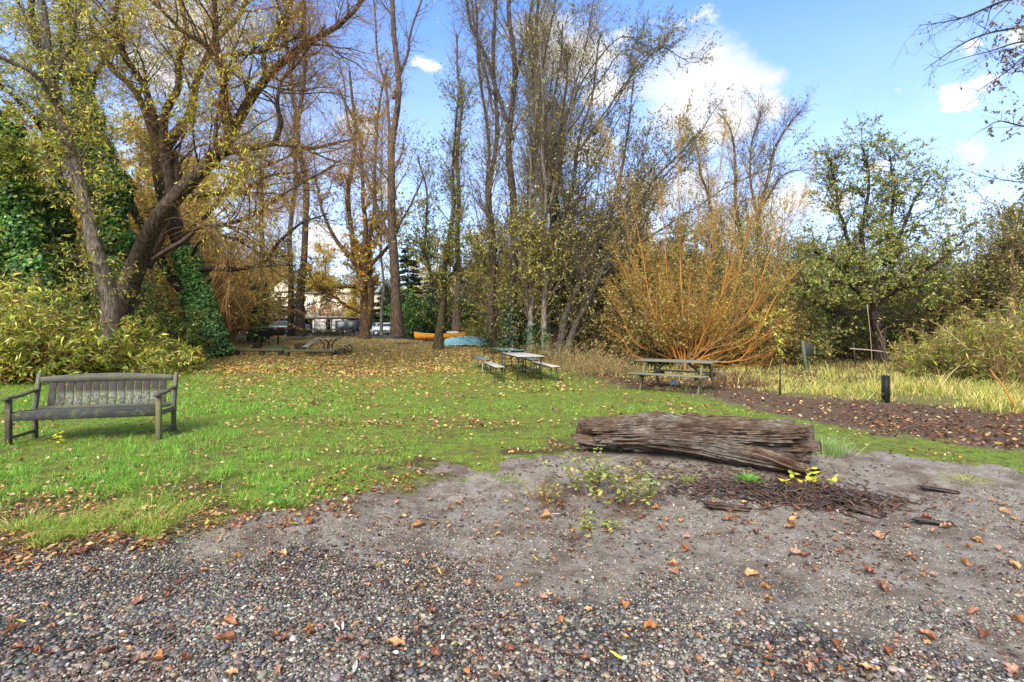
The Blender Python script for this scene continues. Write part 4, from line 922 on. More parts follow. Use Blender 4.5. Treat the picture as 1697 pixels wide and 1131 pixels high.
# ------------------------------------------------------------------ trees
def stemset(stems, n=26, seed=0, wob=.012):
    r = RG(seed); P, R = [], []
    for st in stems:
        pts, r0, r1 = st[:3]
        q = np.array([at(*p) for p in pts]); S = spline(q, n); Ln = np.linalg.norm(q[-1] - q[0]); t = np.linspace(0, 1, n)
        w = np.stack([vn(t * 7 + r.random() * 99, 0, 0, 3 + a) - .5 for a in range(3)], -1); S = S + w * Ln * wob * 2 * np.sin(pi * np.minimum(t * 2, 1) / 2)[:, None]
        P.append(S); R.append(r0 + (r1 - r0) * t ** .8)
    return np.array(P), np.array(R)
def spawn(P, R, n, r, t0=.2, t1=1.0, ln=(1, 2), segs=7, ang=(.5, 1.1), up=.05, wig=.15, rf=.55, rmin=.003, taper=.15, out=None, w=None, tpow=1.0):
    N, S, _ = P.shape; L_ = np.linalg.norm(np.diff(P, axis=1), axis=2).sum(1); w = L_ if w is None else w; pi_ = r.choice(N, n, p=w / w.sum())
    t = t0 + (t1 - t0) * r.random(n) ** tpow; q = t * (S - 1); i = np.minimum(q.astype(int), S - 2); f = (q - i)[:, None]
    st = P[pi_, i] * (1 - f) + P[pi_, i + 1] * f; T = nrm(P[pi_, i + 1] - P[pi_, i]); rad = R[pi_, i] * (1 - f[:, 0]) + R[pi_, i + 1] * f[:, 0]
    pr = nrm(np.cross(T, r.normal(0, 1, (n, 3)))); 
    if out is not None: pr = nrm(pr + np.asarray(out)); pr = nrm(pr - T * (pr * T).sum(1, keepdims=True))
    a = r.uniform(*ang, n)[:, None]; D = nrm(np.cos(a) * T + np.sin(a) * pr)
    Ln = r.uniform(*ln, n) * (1 - .45 * t); step = (Ln / (segs - 1))[:, None]; C = [st]; d = D; g = np.asarray(up if np.ndim(up) else (0, 0, up), float)
    for s in range(segs - 1):
        d = nrm(d + wig * r.normal(0, 1, (n, 3)) + g); C.append(C[-1] + d * step)
    Q = np.stack(C, 1); r0 = np.maximum(np.minimum(rad * rf, Ln * .016), rmin); RR = r0[:, None] * np.linspace(1, taper, segs)[None]; return Q, np.maximum(RR, rmin * .5)
def leaf_on(m, P, n, r, L0, ratio, cols, wts, droop=.3, t0=.1, mat=1, jit=.18, keepf=None, spread=0.0, tpow=1.0):
    N, S, _ = P.shape; i = r.integers(0, N, n); t = t0 + (1 - t0) * r.random(n) ** tpow; q = t * (S - 1); k = np.minimum(q.astype(int), S - 2); f = (q - k)[:, None]
    C = P[i, k] * (1 - f) + P[i, k + 1] * f; 
    if spread: C = C + r.normal(0, spread, (n, 3))
    if keepf is not None: kk = keepf(C); C, i, k = C[kk], i[kk], k[kk]; n = len(C)
    T = nrm(P[i, k + 1] - P[i, k]); D = nrm(T * .5 + r.normal(0, .8, (n, 3)) + np.array([0, 0, -droop]))
    # neighbours on one twig share a tone: light and dark clumps
    tone = (1 + .22 * np.random.default_rng(5).normal(0, 1, N))[i][:, None]
    Ln = L0 * r.uniform(.55, 1.25, n); leafcards(m, C, D, Ln, Ln * ratio, np.clip(pal(r, n, cols, wts, jit) * tone, .004, .85), r, mat)
def ivy_on(m, P, R, n, r, off=.08, L0=.1, t0=0, t1=1, mat=0, cols=None, puff=0.0, thick=None):
    N, S, _ = P.shape; i = r.integers(0, N, n); t = t0 + (t1 - t0) * r.random(n); q = t * (S - 1); k = np.minimum(q.astype(int), S - 2); f = (q - k)[:, None]
    C = P[i, k] * (1 - f) + P[i, k + 1] * f; T = nrm(P[i, k + 1] - P[i, k]); pr = nrm(np.cross(T, r.normal(0, 1, (n, 3)))); rad = R[i, k]
    lump = .4 + 1.3 * vn(C[:, 0] * 2.2, C[:, 1] * 2.2, C[:, 2] * 1.6, 31); d = (rad + off * lump * (.4 + .6 * r.random(n)))[:, None]
    if thick is not None: d = d * thick(t)[:, None]
    C = C + pr * d; D = nrm(pr * .55 + np.array([0, 0, -.9]) + r.normal(0, .3, (n, 3))); s = nrm(np.cross(D, pr + r.normal(0, .35, (n, 3)))); Ln = L0 * r.uniform(.6, 1.25, n)
    c = pal(r, n, cols or [(.045, .125, .02), (.085, .2, .03), (.035, .09, .018), (.22, .29, .04)], [4, 4, 3, 1.5] if cols is None else [1] * len(cols), .2)
    a = C + D * (Ln * .3)[:, None]; W = (Ln * .48)[:, None]; upv = nrm(np.cross(s, D))
    V = np.stack([C, a + s * W - upv * (Ln * .08)[:, None], C + D * Ln[:, None], a - s * W - upv * (Ln * .08)[:, None]], 1); m.add(V.reshape(-1, 3), np.arange(n)[:, None] * 4 + np.array([[0, 1, 2, 3]]), np.repeat(c, 4, 0), mat)
def flute(R, k, seed, amp=.2):
    "per-side radius: fluted, lumpy trunk"
    N, S = R.shape; a = np.arange(k) * 2 * pi / k; t = np.arange(S)[None, :, None]; n = np.arange(N)[:, None, None] * 13.7
    return R[:, :, None] * (1 + amp * 2 * (fbm(np.cos(a)[None, None] * 1.7 + n, np.sin(a)[None, None] * 1.7 + t * .22, t * .12 + n, 3, seed) - .5))
def tree(name, label, cat, stems, lv, seed, bark=(.1, .08, .06), twig=None, leaf=None, ivy=None, group=None, k=14, barkmat='bark', twigmat='twig', base=None, wob=.012, flare=.35, stemlabel='trunk', world=True):
    """stems: [(points, r0, r1)]; lv: list of dicts for spawn; first `big` levels belong to the trunk part; leaf: dict for leaf_on on the last level"""
    r = RG(seed); P, R = stemset(stems, 26, seed, wob)
    t = np.linspace(0, 1, 26); main = np.array([(s[3] if len(s) > 3 else 1) for s in stems])
    R = R * (1 + flare * np.exp(-t / .06)[None] * main[:, None])
    b = P[0, 0] if base is None else np.asarray(base, float); e = empty(name, b, label, cat, group)
    twig = bark if twig is None else twig
    m = MB(); m.tube(P, flute(R, k, seed), k, np.array(bark) * np.ones((len(P), 1)), 0, False)
    sets = [(P, R)]; crown = MB()
    for q, d in enumerate(lv):
        d = dict(d); big = d.pop('big', q == 0); src = d.pop('src', None); cc = d.pop('col', twig if not big else bark); kk = d.pop('k', 5 if big else 3)
        A = sets[-1] if src is None else (np.concatenate([sets[s][0][:, ::1] for s in src]) if len({sets[s][0].shape[1] for s in src}) == 1 else None, None)
        if src is not None:
            S = max(sets[s][0].shape[1] for s in src); PP, RR = [], []
            for s in src:
                p_, r_ = sets[s]; x = np.linspace(0, p_.shape[1] - 1, S); i = np.minimum(x.astype(int), p_.shape[1] - 2); f = x - i
                PP.append(p_[:, i] * (1 - f)[None, :, None] + p_[:, i + 1] * f[None, :, None]); RR.append(r_[:, i] * (1 - f) + r_[:, i + 1] * f)
            A = (np.concatenate(PP), np.concatenate(RR))
        Q, RQ = spawn(A[0], A[1], r=r, **d); sets.append((Q, RQ)); tgt = m if big else crown
        col = np.array(cc)[None] * (1 + .18 * r.normal(0, 1, (len(Q), 1))); tgt.tube(Q, RQ, kk, np.clip(col, .01, .8), 0, False)
    m.build('trunk' if stemlabel == 'trunk' else stemlabel, M[barkmat], e, True, base=b)
    if leaf:
        for lf in (leaf if isinstance(leaf, list) else [leaf]):
            lf = dict(lf); s = lf.pop('src', -1); leaf_on(crown, sets[s][0], r=r, **lf)
    if crown.v: crown.build('crown', [M[twigmat], M['leaf']], e, False, base=b)
    if ivy:
        mi = MB()
        for iv in (ivy if isinstance(ivy, list) else [ivy]):
            iv = dict(iv); ids = iv.pop('stems', [0]); ivy_on(mi, P[ids], R[ids], r=r, **iv)
        mi.build('ivy', M['ivy'], e, False, base=b)
    return e
YEL = [(.6, .5, .05), (.45, .44, .05), (.32, .36, .045), (.55, .33, .05), (.2, .25, .035)]
OLV = [(.12, .15, .03), (.2, .22, .04), (.08, .1, .025), (.3, .27, .06), (.14, .09, .04)]
BRK = (.085, .065, .05); GRB = (.13, .115, .095)

# A: the great leaning willow, with its upswept limbs
Yw = 18.
tree('old_willow', 'great old willow with thick dark trunk leaning right over the clearing', 'tree', [
    ([(192, 520, Yw), (225, 450, Yw), (255, 385, Yw - .3), (305, 315, Yw - .5), (352, 262, Yw - .8), (378, 225, Yw - 1), (408, 175, Yw - 1.2), (450, 125, Yw - 1.5), (515, 75, Yw - 1.5), (570, 30, Yw - 1.4), (620, -40, Yw - 1)], .35, .05),
    ([(362, 255, Yw - .8), (400, 246, Yw - 1.3), (455, 238, Yw - 1.8), (520, 246, Yw - 2.2), (585, 232, Yw - 2.4)], .16, .03, 0),
    ([(381, 215, Yw - 1), (370, 160, Yw - 1.6), (372, 125, Yw - 2), (358, 60, Yw - 2.3), (352, -40, Yw - 2.6)], .17, .06, 0),
    ([(372, 125, Yw - 2), (345, 80, Yw - 2.5), (300, 50, Yw - 3), (240, -10, Yw - 3.4)], .1, .04, 0),
    ([(455, 238, Yw - 1.8), (465, 200, Yw - 2), (460, 150, Yw - 2.2), (485, 110, Yw - 2.2), (540, 40, Yw - 2.4)], .09, .025, 0),
    ([(300, 320, Yw - .4), (345, 322, Yw + .6), (395, 318, Yw + 1.2), (450, 292, Yw + 2), (510, 285, Yw + 3)], .13, .03, 0),
    ([(350, 275, Yw), (400, 280, Yw + 1), (450, 272, Yw + 2), (500, 250, Yw + 2.6)], .08, .03, 0),
    ([(255, 430, Yw - .3), (300, 400, Yw - 1.4), (340, 372, Yw - 2), (400, 368, Yw - 2.4), (480, 320, Yw - 3), (560, 270, Yw - 3)], .09, .02, 0),
    ([(238, 440, Yw + .4), (285, 340, Yw + 1.2), (290, 285, Yw + 1.6), (262, 230, Yw + 2), (225, 165, Yw + 2.4), (180, 100, Yw + 2.6), (130, 0, Yw + 3)], .27, .06, 0),
    ([(285, 330, Yw + 1.2), (270, 220, Yw + 1.4), (295, 140, Yw + 1.2), (305, 60, Yw + 1), (290, -40, Yw + 1)], .2, .06, 0),
    ([(265, 230, Yw + 1.6), (240, 150, Yw + 1), (200, 80, Yw + .4), (190, -20, Yw)], .16, .06, 0),
    ([(272, 250, Yw + 1.4), (318, 180, Yw + 2), (335, 110, Yw + 2.4), (390, 30, Yw + 3), (430, -60, Yw + 3.4)], .2, .06, 0),
    ([(440, 132, Yw - 1.4), (440, 85, Yw - 1.6), (475, 40, Yw - 1.8), (490, -30, Yw - 1.8)], .1, .04, 0),
    ([(388, 92, Yw - 1.8), (430, 85, Yw - 2.2), (500, 60, Yw - 2.4)], .08, .03, 0)],
    [dict(n=270, t0=.3, t1=1, ln=(1.3, 4.2), segs=10, ang=(.4, 1.1), up=.05, wig=.15, rf=.5, rmin=.012),
     dict(n=2600, t0=.3, t1=1, ln=(.6, 1.8), segs=7, ang=(.4, 1.1), up=.0, wig=.2, rf=.6, rmin=.0055, src=[0, 1], big=False, k=4),
     dict(n=13000, t0=.1, t1=1, ln=(.5, 1.8), segs=6, ang=(.3, 1.0), up=-.12, wig=.14, rf=.6, rmin=.0045, col=(.32, .18, .07))],
    101, bark=(.085, .062, .048), twig=(.13, .085, .05), k=24, flare=.35, barkmat='bark',
    leaf=[dict(n=56000, L0=.14, ratio=.24, cols=YEL, wts=[4, 4, 3, 2, 2], droop=.7, keepf=lambda C: (RG(1).random(len(C)) < np.clip(.02 + 1.0 * sst(-6.2, -10, C[:, 0] / C[:, 1] * 17) * sst(3.5, 6, C[:, 2]) * sst(.42, .56, fbm(C[:, 0] * .8, C[:, 1] * .8, C[:, 2] * .8, 3, 7)), 0, 1)))])
# B: ivy-clad forked tree at the clearing's left corner
Yb = 23.5
tree('ivy_clad_tree', 'dark forked old tree with ivy covered base, left of the timber rail', 'tree', [
    ([(348, 590, Yb), (335, 520, Yb), (318, 460, Yb), (302, 410, Yb), (285, 360, Yb), (262, 300, Yb + .5), (250, 200, Yb + 1)], .62, .2),
    ([(342, 570, Yb), (322, 530, Yb - .3), (300, 480, Yb - .4), (278, 445, Yb - .5), (240, 380, Yb - .5), (205, 300, Yb - .4)], .33, .12),
    ([(322, 450, Yb), (345, 446, Yb - .5), (385, 447, Yb - 1), (430, 435, Yb - 1.5), (460, 405, Yb - 2), (500, 370, Yb - 2.3), (545, 350, Yb - 2.4)], .15, .03, 0),
    ([(312, 440, Yb), (330, 400, Yb - 1), (380, 395, Yb - 1.5), (430, 420, Yb - 1.8), (470, 425, Yb - 2)], .07, .02, 0),
    ([(300, 400, Yb), (345, 350, Yb + 1), (400, 300, Yb + 2), (430, 240, Yb + 2.5)], .14, .04, 0)],
    [dict(n=60, t0=.3, t1=1, ln=(1.2, 3), segs=8, ang=(.5, 1.2), up=.03, wig=.2, rf=.5, rmin=.012),
     dict(n=600, t0=.5, t1=1, ln=(.6, 1.8), segs=6, ang=(.4, 1.1), up=0, wig=.2, rf=.6, rmin=.007, src=[0, 1], big=False),
     dict(n=1800, t0=.1, t1=1, ln=(.4, 1.2), segs=5, ang=(.3, 1), up=-.04, wig=.16, rf=.6, rmin=.005)],
    102, bark=(.05, .038, .032), k=18, leaf=dict(n=2200, L0=.14, ratio=.35, cols=YEL, wts=[3, 3, 3, 3, 2], droop=.5),
    ivy=[dict(stems=[0], n=7500, off=.16, L0=.13, t0=0, t1=.5, cols=[(.05, .15, .025), (.1, .24, .04), (.04, .11, .025), (.16, .28, .06)]), dict(stems=[1], n=1600, off=.06, t0=.0, t1=.4, L0=.12)])
# C, D and the ivy-covered trunks at left
Yc = 16.
def upcrown(n1=22, n2=260, n3=900, l1=(1.2, 3), t0=.45): return [dict(n=n1, t0=t0, t1=1, ln=l1, segs=8, ang=(.4, 1.0), up=.06, wig=.17, rf=.5, rmin=.012), dict(n=n2, t0=.1, t1=1, ln=(.6, 1.6), segs=6, ang=(.4, 1.1), up=.03, wig=.18, rf=.6, rmin=.006, src=[0, 1], big=False), dict(n=n3, t0=.1, t1=1, ln=(.35, 1.0), segs=5, ang=(.3, 1), up=-.03, wig=.16, rf=.6, rmin=.004)]
tree('leaning_willow', 'bare grey brown trunk leaning left, left of the great willow', 'tree', [
    ([(182, 560, Yc), (178, 500, Yc), (165, 420, Yc), (150, 345, Yc), (125, 260, Yc), (98, 180, Yc + .2), (85, 120, Yc + .3), (70, 40, Yc + .4), (50, -60, Yc + .5)], .25, .1),
    ([(98, 180, Yc + .2), (60, 125, Yc - .5), (0, 95, Yc - 1), (-60, 80, Yc - 1.4)], .1, .04, 0),
    ([(88, 130, Yc + .3), (120, 60, Yc + 1), (130, -40, Yc + 1.4)], .1, .05, 0)],
    upcrown(26, 420, 1800, t0=.35), 103, bark=(.15, .125, .1), k=14, leaf=dict(n=9000, L0=.14, ratio=.26, cols=YEL, wts=[3, 4, 4, 1.5, 2], droop=.6, t0=.1))
tree('dark_trunk_tree', 'slim dark reddish trunk forking upward near the left edge', 'tree', [
    ([(120, 560, 20.), (108, 480, 20.), (100, 380, 20.), (92, 310, 20.), (84, 230, 20.), (80, 150, 20.), (62, 60, 20.), (50, -60, 20.)], .27, .1),
    ([(84, 235, 20.), (50, 190, 19.), (10, 150, 18.6), (-60, 110, 18)], .1, .04, 0), ([(80, 150, 20.), (100, 90, 20.6), (100, -40, 21)], .12, .05, 0)],
    upcrown(24, 380, 1600, t0=.3), 104, bark=(.07, .045, .04), k=12, leaf=dict(n=13000, L0=.14, ratio=.28, cols=YEL, wts=[3, 4, 4, 1.5, 2], droop=.6),
    ivy=dict(stems=[0], n=6500, off=.3, L0=.12, t0=0, t1=.42))
tree('ivy_column_tree', 'tall trunk wrapped in a thick dark green ivy column, left of the great willow', 'tree', [
    ([(222, 540, 20.5), (205, 460, 20.5), (192, 380, 20.5), (178, 300, 20.5), (158, 220, 20.5), (142, 160, 20.5), (128, 80, 20.6), (110, -60, 20.8)], .3, .12),
    ([(142, 160, 20.5), (170, 100, 21), (210, 40, 21.4), (230, -50, 22)], .12, .05, 0), ([(150, 190, 20.5), (110, 120, 19.8), (60, 60, 19.3), (20, -20, 19)], .1, .04, 0)],
    upcrown(26, 420, 1800, t0=.4), 105, bark=(.09, .065, .05), k=12, leaf=dict(n=9000, L0=.14, ratio=.26, cols=YEL, wts=[3, 5, 4, 1.5, 2], droop=.6),
    ivy=[dict(stems=[0], n=13000, off=.5, L0=.14, t0=0.02, t1=.66), dict(stems=[0], n=1500, off=.25, L0=.13, t0=.6, t1=.8)])
tree('ivy_mass_tree', 'broad ivy smothered tree leaning at the far left edge', 'tree', [
    ([(95, 560, 18.), (60, 440, 18.), (30, 330, 17.8), (5, 240, 17.6), (-15, 180, 17.4), (-60, 90, 17.2)], .26, .1),
    ([(20, 560, 18.4), (5, 430, 18.4), (-10, 320, 18.4), (-20, 250, 18.4), (-40, 180, 18.4)], .3, .12), ([(20, 300, 17.8), (-30, 250, 17), (-90, 240, 16)], .1, .05, 0)],
    upcrown(30, 420, 1400, t0=.3), 106, bark=(.1, .08, .065), k=12, leaf=dict(n=16000, L0=.14, ratio=.3, cols=[(.3, .34, .04), (.45, .42, .05), (.14, .2, .03)], wts=[4, 2, 3], droop=.6),
    ivy=[dict(stems=[0], n=7500, off=.35, L0=.14, t0=0.02, t1=.7), dict(stems=[1], n=13000, off=.6, L0=.14, t0=0.02, t1=.85)])
tree('ivy_snag', 'narrow upright trunk fully wrapped in bright green ivy, left of the grills', 'tree', [
    ([(427, 562, 33.), (428, 520, 33.), (430, 480, 33.), (431, 440, 33.), (433, 380, 33.), (430, 300, 33.)], .28, .1)], upcrown(14, 120, 500, t0=.5), 107, k=10, leaf=dict(n=1800, L0=.13, ratio=.4, cols=YEL, wts=[3, 2, 3, 3, 1]),
    ivy=dict(stems=[0], n=4600, off=.28, L0=.17, t0=0, t1=.5, cols=[(.035, .14, .03), (.07, .2, .04), (.03, .1, .03)]))

# ------------------------------------------------------------------ centre-left: tall straight trees
def tallcrown(n1, n2, n3, l1=(2, 5), t0=.3, up=.16, ang=(.4, .9), l2=(.8, 2.4), rm=.006): n2, n3 = int(n2 * 1.4), int(n3 * 1.45); rm = rm * .8; return [dict(n=int(n1 * 1.4), t0=t0, t1=1, ln=l1, segs=9, ang=ang, up=up, wig=.1, rf=.36, rmin=.012), dict(n=n2, t0=.08, t1=1, ln=l2, segs=6, ang=(.35, .9), up=.07, wig=.13, rf=.55, rmin=rm * 1.3, src=[0, 1], big=False), dict(n=n3, t0=.1, t1=1, ln=(.5, 1.3), segs=5, ang=(.3, .9), up=.03, wig=.14, rf=.6, rmin=rm)]
GY = [(.42, .36, .06), (.5, .27, .05), (.25, .27, .05), (.14, .1, .05)]
def pole(name, lb, px, py0, Y, lean, r0, seed, bark, lv, leaf=None, top=-160, forks=(), group=None, ivy=None, k=12, limb=(.15, .115, .082)):
    lv = [dict(d, col=limb) for d in lv]
    st = [([(px, py0, Y), (px + lean * .25, lerp(py0, top, .3), Y), (px + lean * .6, lerp(py0, top, .65), Y), (px + lean, top, Y)], r0, r0 * .25)]
    for (t, dx, dpy, rr) in forks:
        a = px + lean * t; b = lerp(py0, top, t); st.append(([(a, b, Y), (a + dx * .35, b - dpy * .3, Y + 1), (a + dx * .75, b - dpy * .65, Y + 1.5), (a + dx, b - dpy, Y + 2)], rr, rr * .3, 0))
    return tree(name, lb, 'tree', st, lv, seed, bark=bark, k=k, leaf=leaf, group=group, ivy=ivy)
pole('tall_tree', 'straight dark trunk, left one of two close together behind the grills', 483, 558, 36, -10, .22, 111, (.1, .075, .055), tallcrown(34, 260, 1000), dict(n=7000, L0=.15, ratio=.5, cols=GY, wts=[4, 3, 3, 1], keepf=lambda C: RG(12).random(len(C)) < .15 + sst(14, 8, C[:, 2])))
pole('tall_tree', 'straight thicker trunk, right one of two close together behind the grills', 497, 558, 35, 12, .28, 112, (.085, .065, .055), tallcrown(36, 300, 1200), dict(n=7000, L0=.15, ratio=.5, cols=GY, wts=[4, 3, 3, 1], keepf=lambda C: RG(13).random(len(C)) < .15 + sst(14, 8, C[:, 2])))
OR = [(.5, .28, .04), (.45, .36, .05), (.42, .18, .04), (.24, .25, .045), (.3, .13, .04)]
tree('autumn_maple', 'many limbed orange leaved tree standing before the parked cars', 'tree', [
    ([(604, 560, 37.), (606, 510, 37.), (600, 470, 37.), (586, 420, 37.), (578, 340, 37.), (585, 240, 37.), (575, 120, 37.)], .36, .08),
    ([(608, 545, 37.), (616, 480, 37.), (612, 420, 37.3), (625, 340, 38.), (622, 230, 38.5), (640, 120, 39.)], .26, .07),
    ([(602, 480, 37.), (606, 420, 36.5), (600, 340, 36), (600, 250, 35.6), (560, 150, 35.4)], .26, .06, 0), ([(594, 440, 37.), (560, 400, 36.6), (535, 350, 36), (520, 290, 36)], .2, .05, 0),
    ([(602, 520, 37.), (575, 508, 36.6), (550, 490, 36.2), (530, 480, 36)], .12, .04, 0), ([(590, 475, 37.), (560, 476, 36), (540, 480, 35.4), (510, 455, 35)], .16, .04, 0), ([(614, 440, 37.), (650, 400, 37), (680, 340, 37), (700, 290, 37)], .16, .04, 0)],
    [dict(n=90, t0=.3, t1=1, ln=(1.5, 4.2), segs=9, ang=(.5, 1.1), up=.08, wig=.15, rf=.5, rmin=.018), dict(n=900, t0=.1, t1=1, ln=(.8, 2.2), segs=6, ang=(.4, 1), up=.04, wig=.16, rf=.6, rmin=.009, src=[0, 1], big=False), dict(n=2600, t0=.1, t1=1, ln=(.5, 1.3), segs=5, ang=(.3, 1), up=0, wig=.15, rf=.6, rmin=.006)],
    113, bark=(.13, .085, .05), k=14, leaf=dict(n=48000, L0=.17, ratio=.6, cols=OR, wts=[5, 5, 3, 3, 1.5], droop=.3, keepf=lambda C: RG(2).random(len(C)) < np.clip(sst(.38, .52, fbm(C[:, 0] * .55, C[:, 1] * .55, C[:, 2] * .55, 3, 17)) * (.25 + .75 * sst(13, 7, C[:, 2])), .06, 1)))
pole('cottonwood', 'tallest straight reddish brown trunk left of the canoe', 658, 558, 33, -12, .36, 114, (.12, .085, .065), tallcrown(44, 380, 1700, (2, 5.5), .28), dict(n=1500, L0=.12, ratio=.6, cols=GY, wts=[2, 3, 3, 3]), forks=((.16, -95, 330, .14), (.52, 70, 300, .11), (.3, -40, 420, .13)), top=-200)
pole('slim_birch', 'pale slim trunk between the maple and the cottonwood', 632, 556, 44, 6, .14, 115, (.25, .23, .2), tallcrown(26, 200, 800, (1.5, 3.5)), dict(n=1500, L0=.14, ratio=.5, cols=GY, wts=[3, 2, 3, 2]), top=120)
tree('forked_tree', 'young tree with mossy fork standing in front of the canoe', 'tree', [
    ([(727, 578, 30.), (728, 530, 30.), (733, 480, 30.), (740, 430, 30.), (750, 350, 30.), (748, 260, 30.), (765, 160, 30.)], .27, .05),
    ([(731, 490, 30.), (716, 462, 30.), (705, 420, 30.), (708, 340, 30.), (695, 260, 30.)], .13, .04, 0), ([(734, 465, 30.), (752, 452, 30), (775, 440, 29.6), (800, 400, 29.4)], .09, .03, 0)],
    tallcrown(44, 360, 1500, (1, 2.8), .3, .12), 116, bark=(.09, .07, .045), barkmat='bark_moss', k=12, leaf=dict(n=17000, L0=.15, ratio=.5, cols=[(.16, .2, .04), (.28, .28, .05), (.1, .13, .03), (.35, .2, .05)], wts=[4, 3, 3, 1.5], keepf=lambda C: RG(3).random(len(C)) < .3 + .7 * sst(11, 8, C[:, 2])))
pole('far_trunk', 'pale brown trunk behind the upturned boats', 757, 548, 42, 4, .3, 117, (.14, .1, .075), tallcrown(34, 260, 1000), dict(n=1600, L0=.14, ratio=.5, cols=GY, wts=[2, 3, 3, 2]), top=60)

# ------------------------------------------------------------------ centre: the clump of tall trunks
clump = [ # px, py0, Y, lean, r0, bark, forks, label
    (815, 568, 27, 6, .2, (.1, .075, .05), ((.5, -60, 330, .07),), 'slim brown trunk at the left end of the central clump'),
    (825, 562, 31, -50, .16, (.1, .08, .06), (), 'thin trunk rising leftward behind the central clump'),
    (848, 575, 25.5, 2, .25, (.06, .05, .042), ((.45, -120, 420, .12), (.55, 60, 300, .1)), 'thick dark trunk in the middle left of the central clump'),
    (868, 572, 27, 40, .18, (.07, .055, .045), ((.5, 40, 300, .08),), 'dark slender trunk right beside the thick dark one'),
    (878, 584, 23.5, 10, .13, (.27, .25, .22), (), 'pale grey slender trunk in the central clump'),
    (903, 586, 23, -6, .14, (.22, .2, .17), ((.4, 60, 300, .06),), 'pale mossy trunk in the central clump, right of the grey one'),
    (918, 575, 26, 20, .17, (.08, .065, .05), ((.45, -60, 330, .08),), 'brown trunk behind the pale mossy trunk'),
    (893, 572, 29, 20, .17, (.09, .07, .055), ((.5, 80, 340, .08),), 'brown trunk at the back of the central clump')]
LVC = [(.36, .36, .06), (.24, .27, .05), (.4, .28, .06), (.14, .1, .045), (.45, .36, .07)]
for i, (px, py0, Y, ln_, r0, bk, fk, lb) in enumerate(clump):
    pole('thicket_tree', lb, px, py0, Y, ln_, r0, 120 + i, bk, tallcrown(40, 420, 1700, (1.2, 4.2), .14, .14), dict(n=15000, L0=.13, ratio=.5, cols=LVC, wts=[4, 4, 2, 3, 1], keepf=lambda C: RG(4).random(len(C)) < np.clip(.1 + 1.0 * sst(8.0, 4.5, C[:, 2]), 0, 1)), forks=fk, group='trees of the central clump', top=-190 if i in (0, 1, 2, 3) else -40 + 20 * i,
         ivy=dict(stems=[0], n=700 if i in (2, 3) else 300, off=.1, L0=.11, t0=0, t1=.1, cols=[(.02, .06, .02), (.04, .1, .03), (.03, .07, .02)]) if i in (2, 3, 4, 5) else None)
for (pts, r0, seed, lb) in [([(938, 590, 22.5), (955, 540, 22.5), (975, 500, 22.3), (1000, 455, 22), (1030, 380, 21.6), (1080, 300, 21), (1150, 225, 20.5)], .17, 131, 'dark trunk leaning right out of the clump, lower of two'),
                            ([(925, 588, 23), (938, 530, 23), (960, 470, 23), (985, 420, 23), (1015, 330, 23), (1040, 230, 23), (1050, 130, 23)], .18, 132, 'dark trunk leaning right out of the clump, upper of two'),
                            ([(905, 580, 24), (915, 480, 24), (930, 380, 24), (960, 250, 24), (980, 150, 24), (990, 60, 24)], .15, 133, 'slender dark tree with a rounded twiggy top right of the tall trunks'),
                            ([(915, 582, 24.4), (925, 500, 24.4), (918, 380, 24.4), (915, 250, 24.4), (925, 130, 24.4), (930, 40, 24.4)], .15, 134, 'straight dark tree with a dense twiggy top in the middle of the picture')]:
    tree('leaning_alder', lb, 'tree', [(pts, r0, .03)] + [([pts[3], tuple(np.array(pts[4]) + np.array([30, 25, .5])), tuple(np.array(pts[5]) + np.array([95, 25, 1])), tuple(np.array(pts[-1]) + np.array([150, 40, 1.5]))], .06, .015, 0)] + [([pts[j], tuple(np.array(pts[j]) + np.array([a * .35, -70, .4])), tuple(np.array(pts[j]) + np.array([a * .7, -150, 1])), tuple(np.array(pts[j]) + np.array([a, -b, 1.5]))], .05, .012, 0) for (j, a, b) in ((1, 60, 330), (2, 120, 260), (2, -40, 300), (3, 150, 190), (1, 150, 240))],
         [dict(n=80, t0=.25, t1=1, ln=(1.2, 3.0), segs=9, ang=(.35, .95), up=.09, wig=.12, rf=.4, rmin=.01), dict(n=900, t0=.08, t1=1, ln=(.6, 1.7), segs=6, ang=(.35, .9), up=.05, wig=.14, rf=.6, rmin=.007, src=[0, 1], big=False), dict(n=2600, t0=.1, t1=1, ln=(.35, 1.0), segs=5, ang=(.3, .9), up=.01, wig=.15, rf=.6, rmin=.005)],
         seed, bark=(.085, .075, .06), k=12, group='trees of the central clump', leaf=dict(n=11000, L0=.1, ratio=.6, cols=[(.15, .12, .05), (.26, .26, .05), (.32, .2, .07), (.2, .18, .05)], wts=[4, 3, 2, 3], keepf=lambda C: RG(6).random(len(C)) < .9))

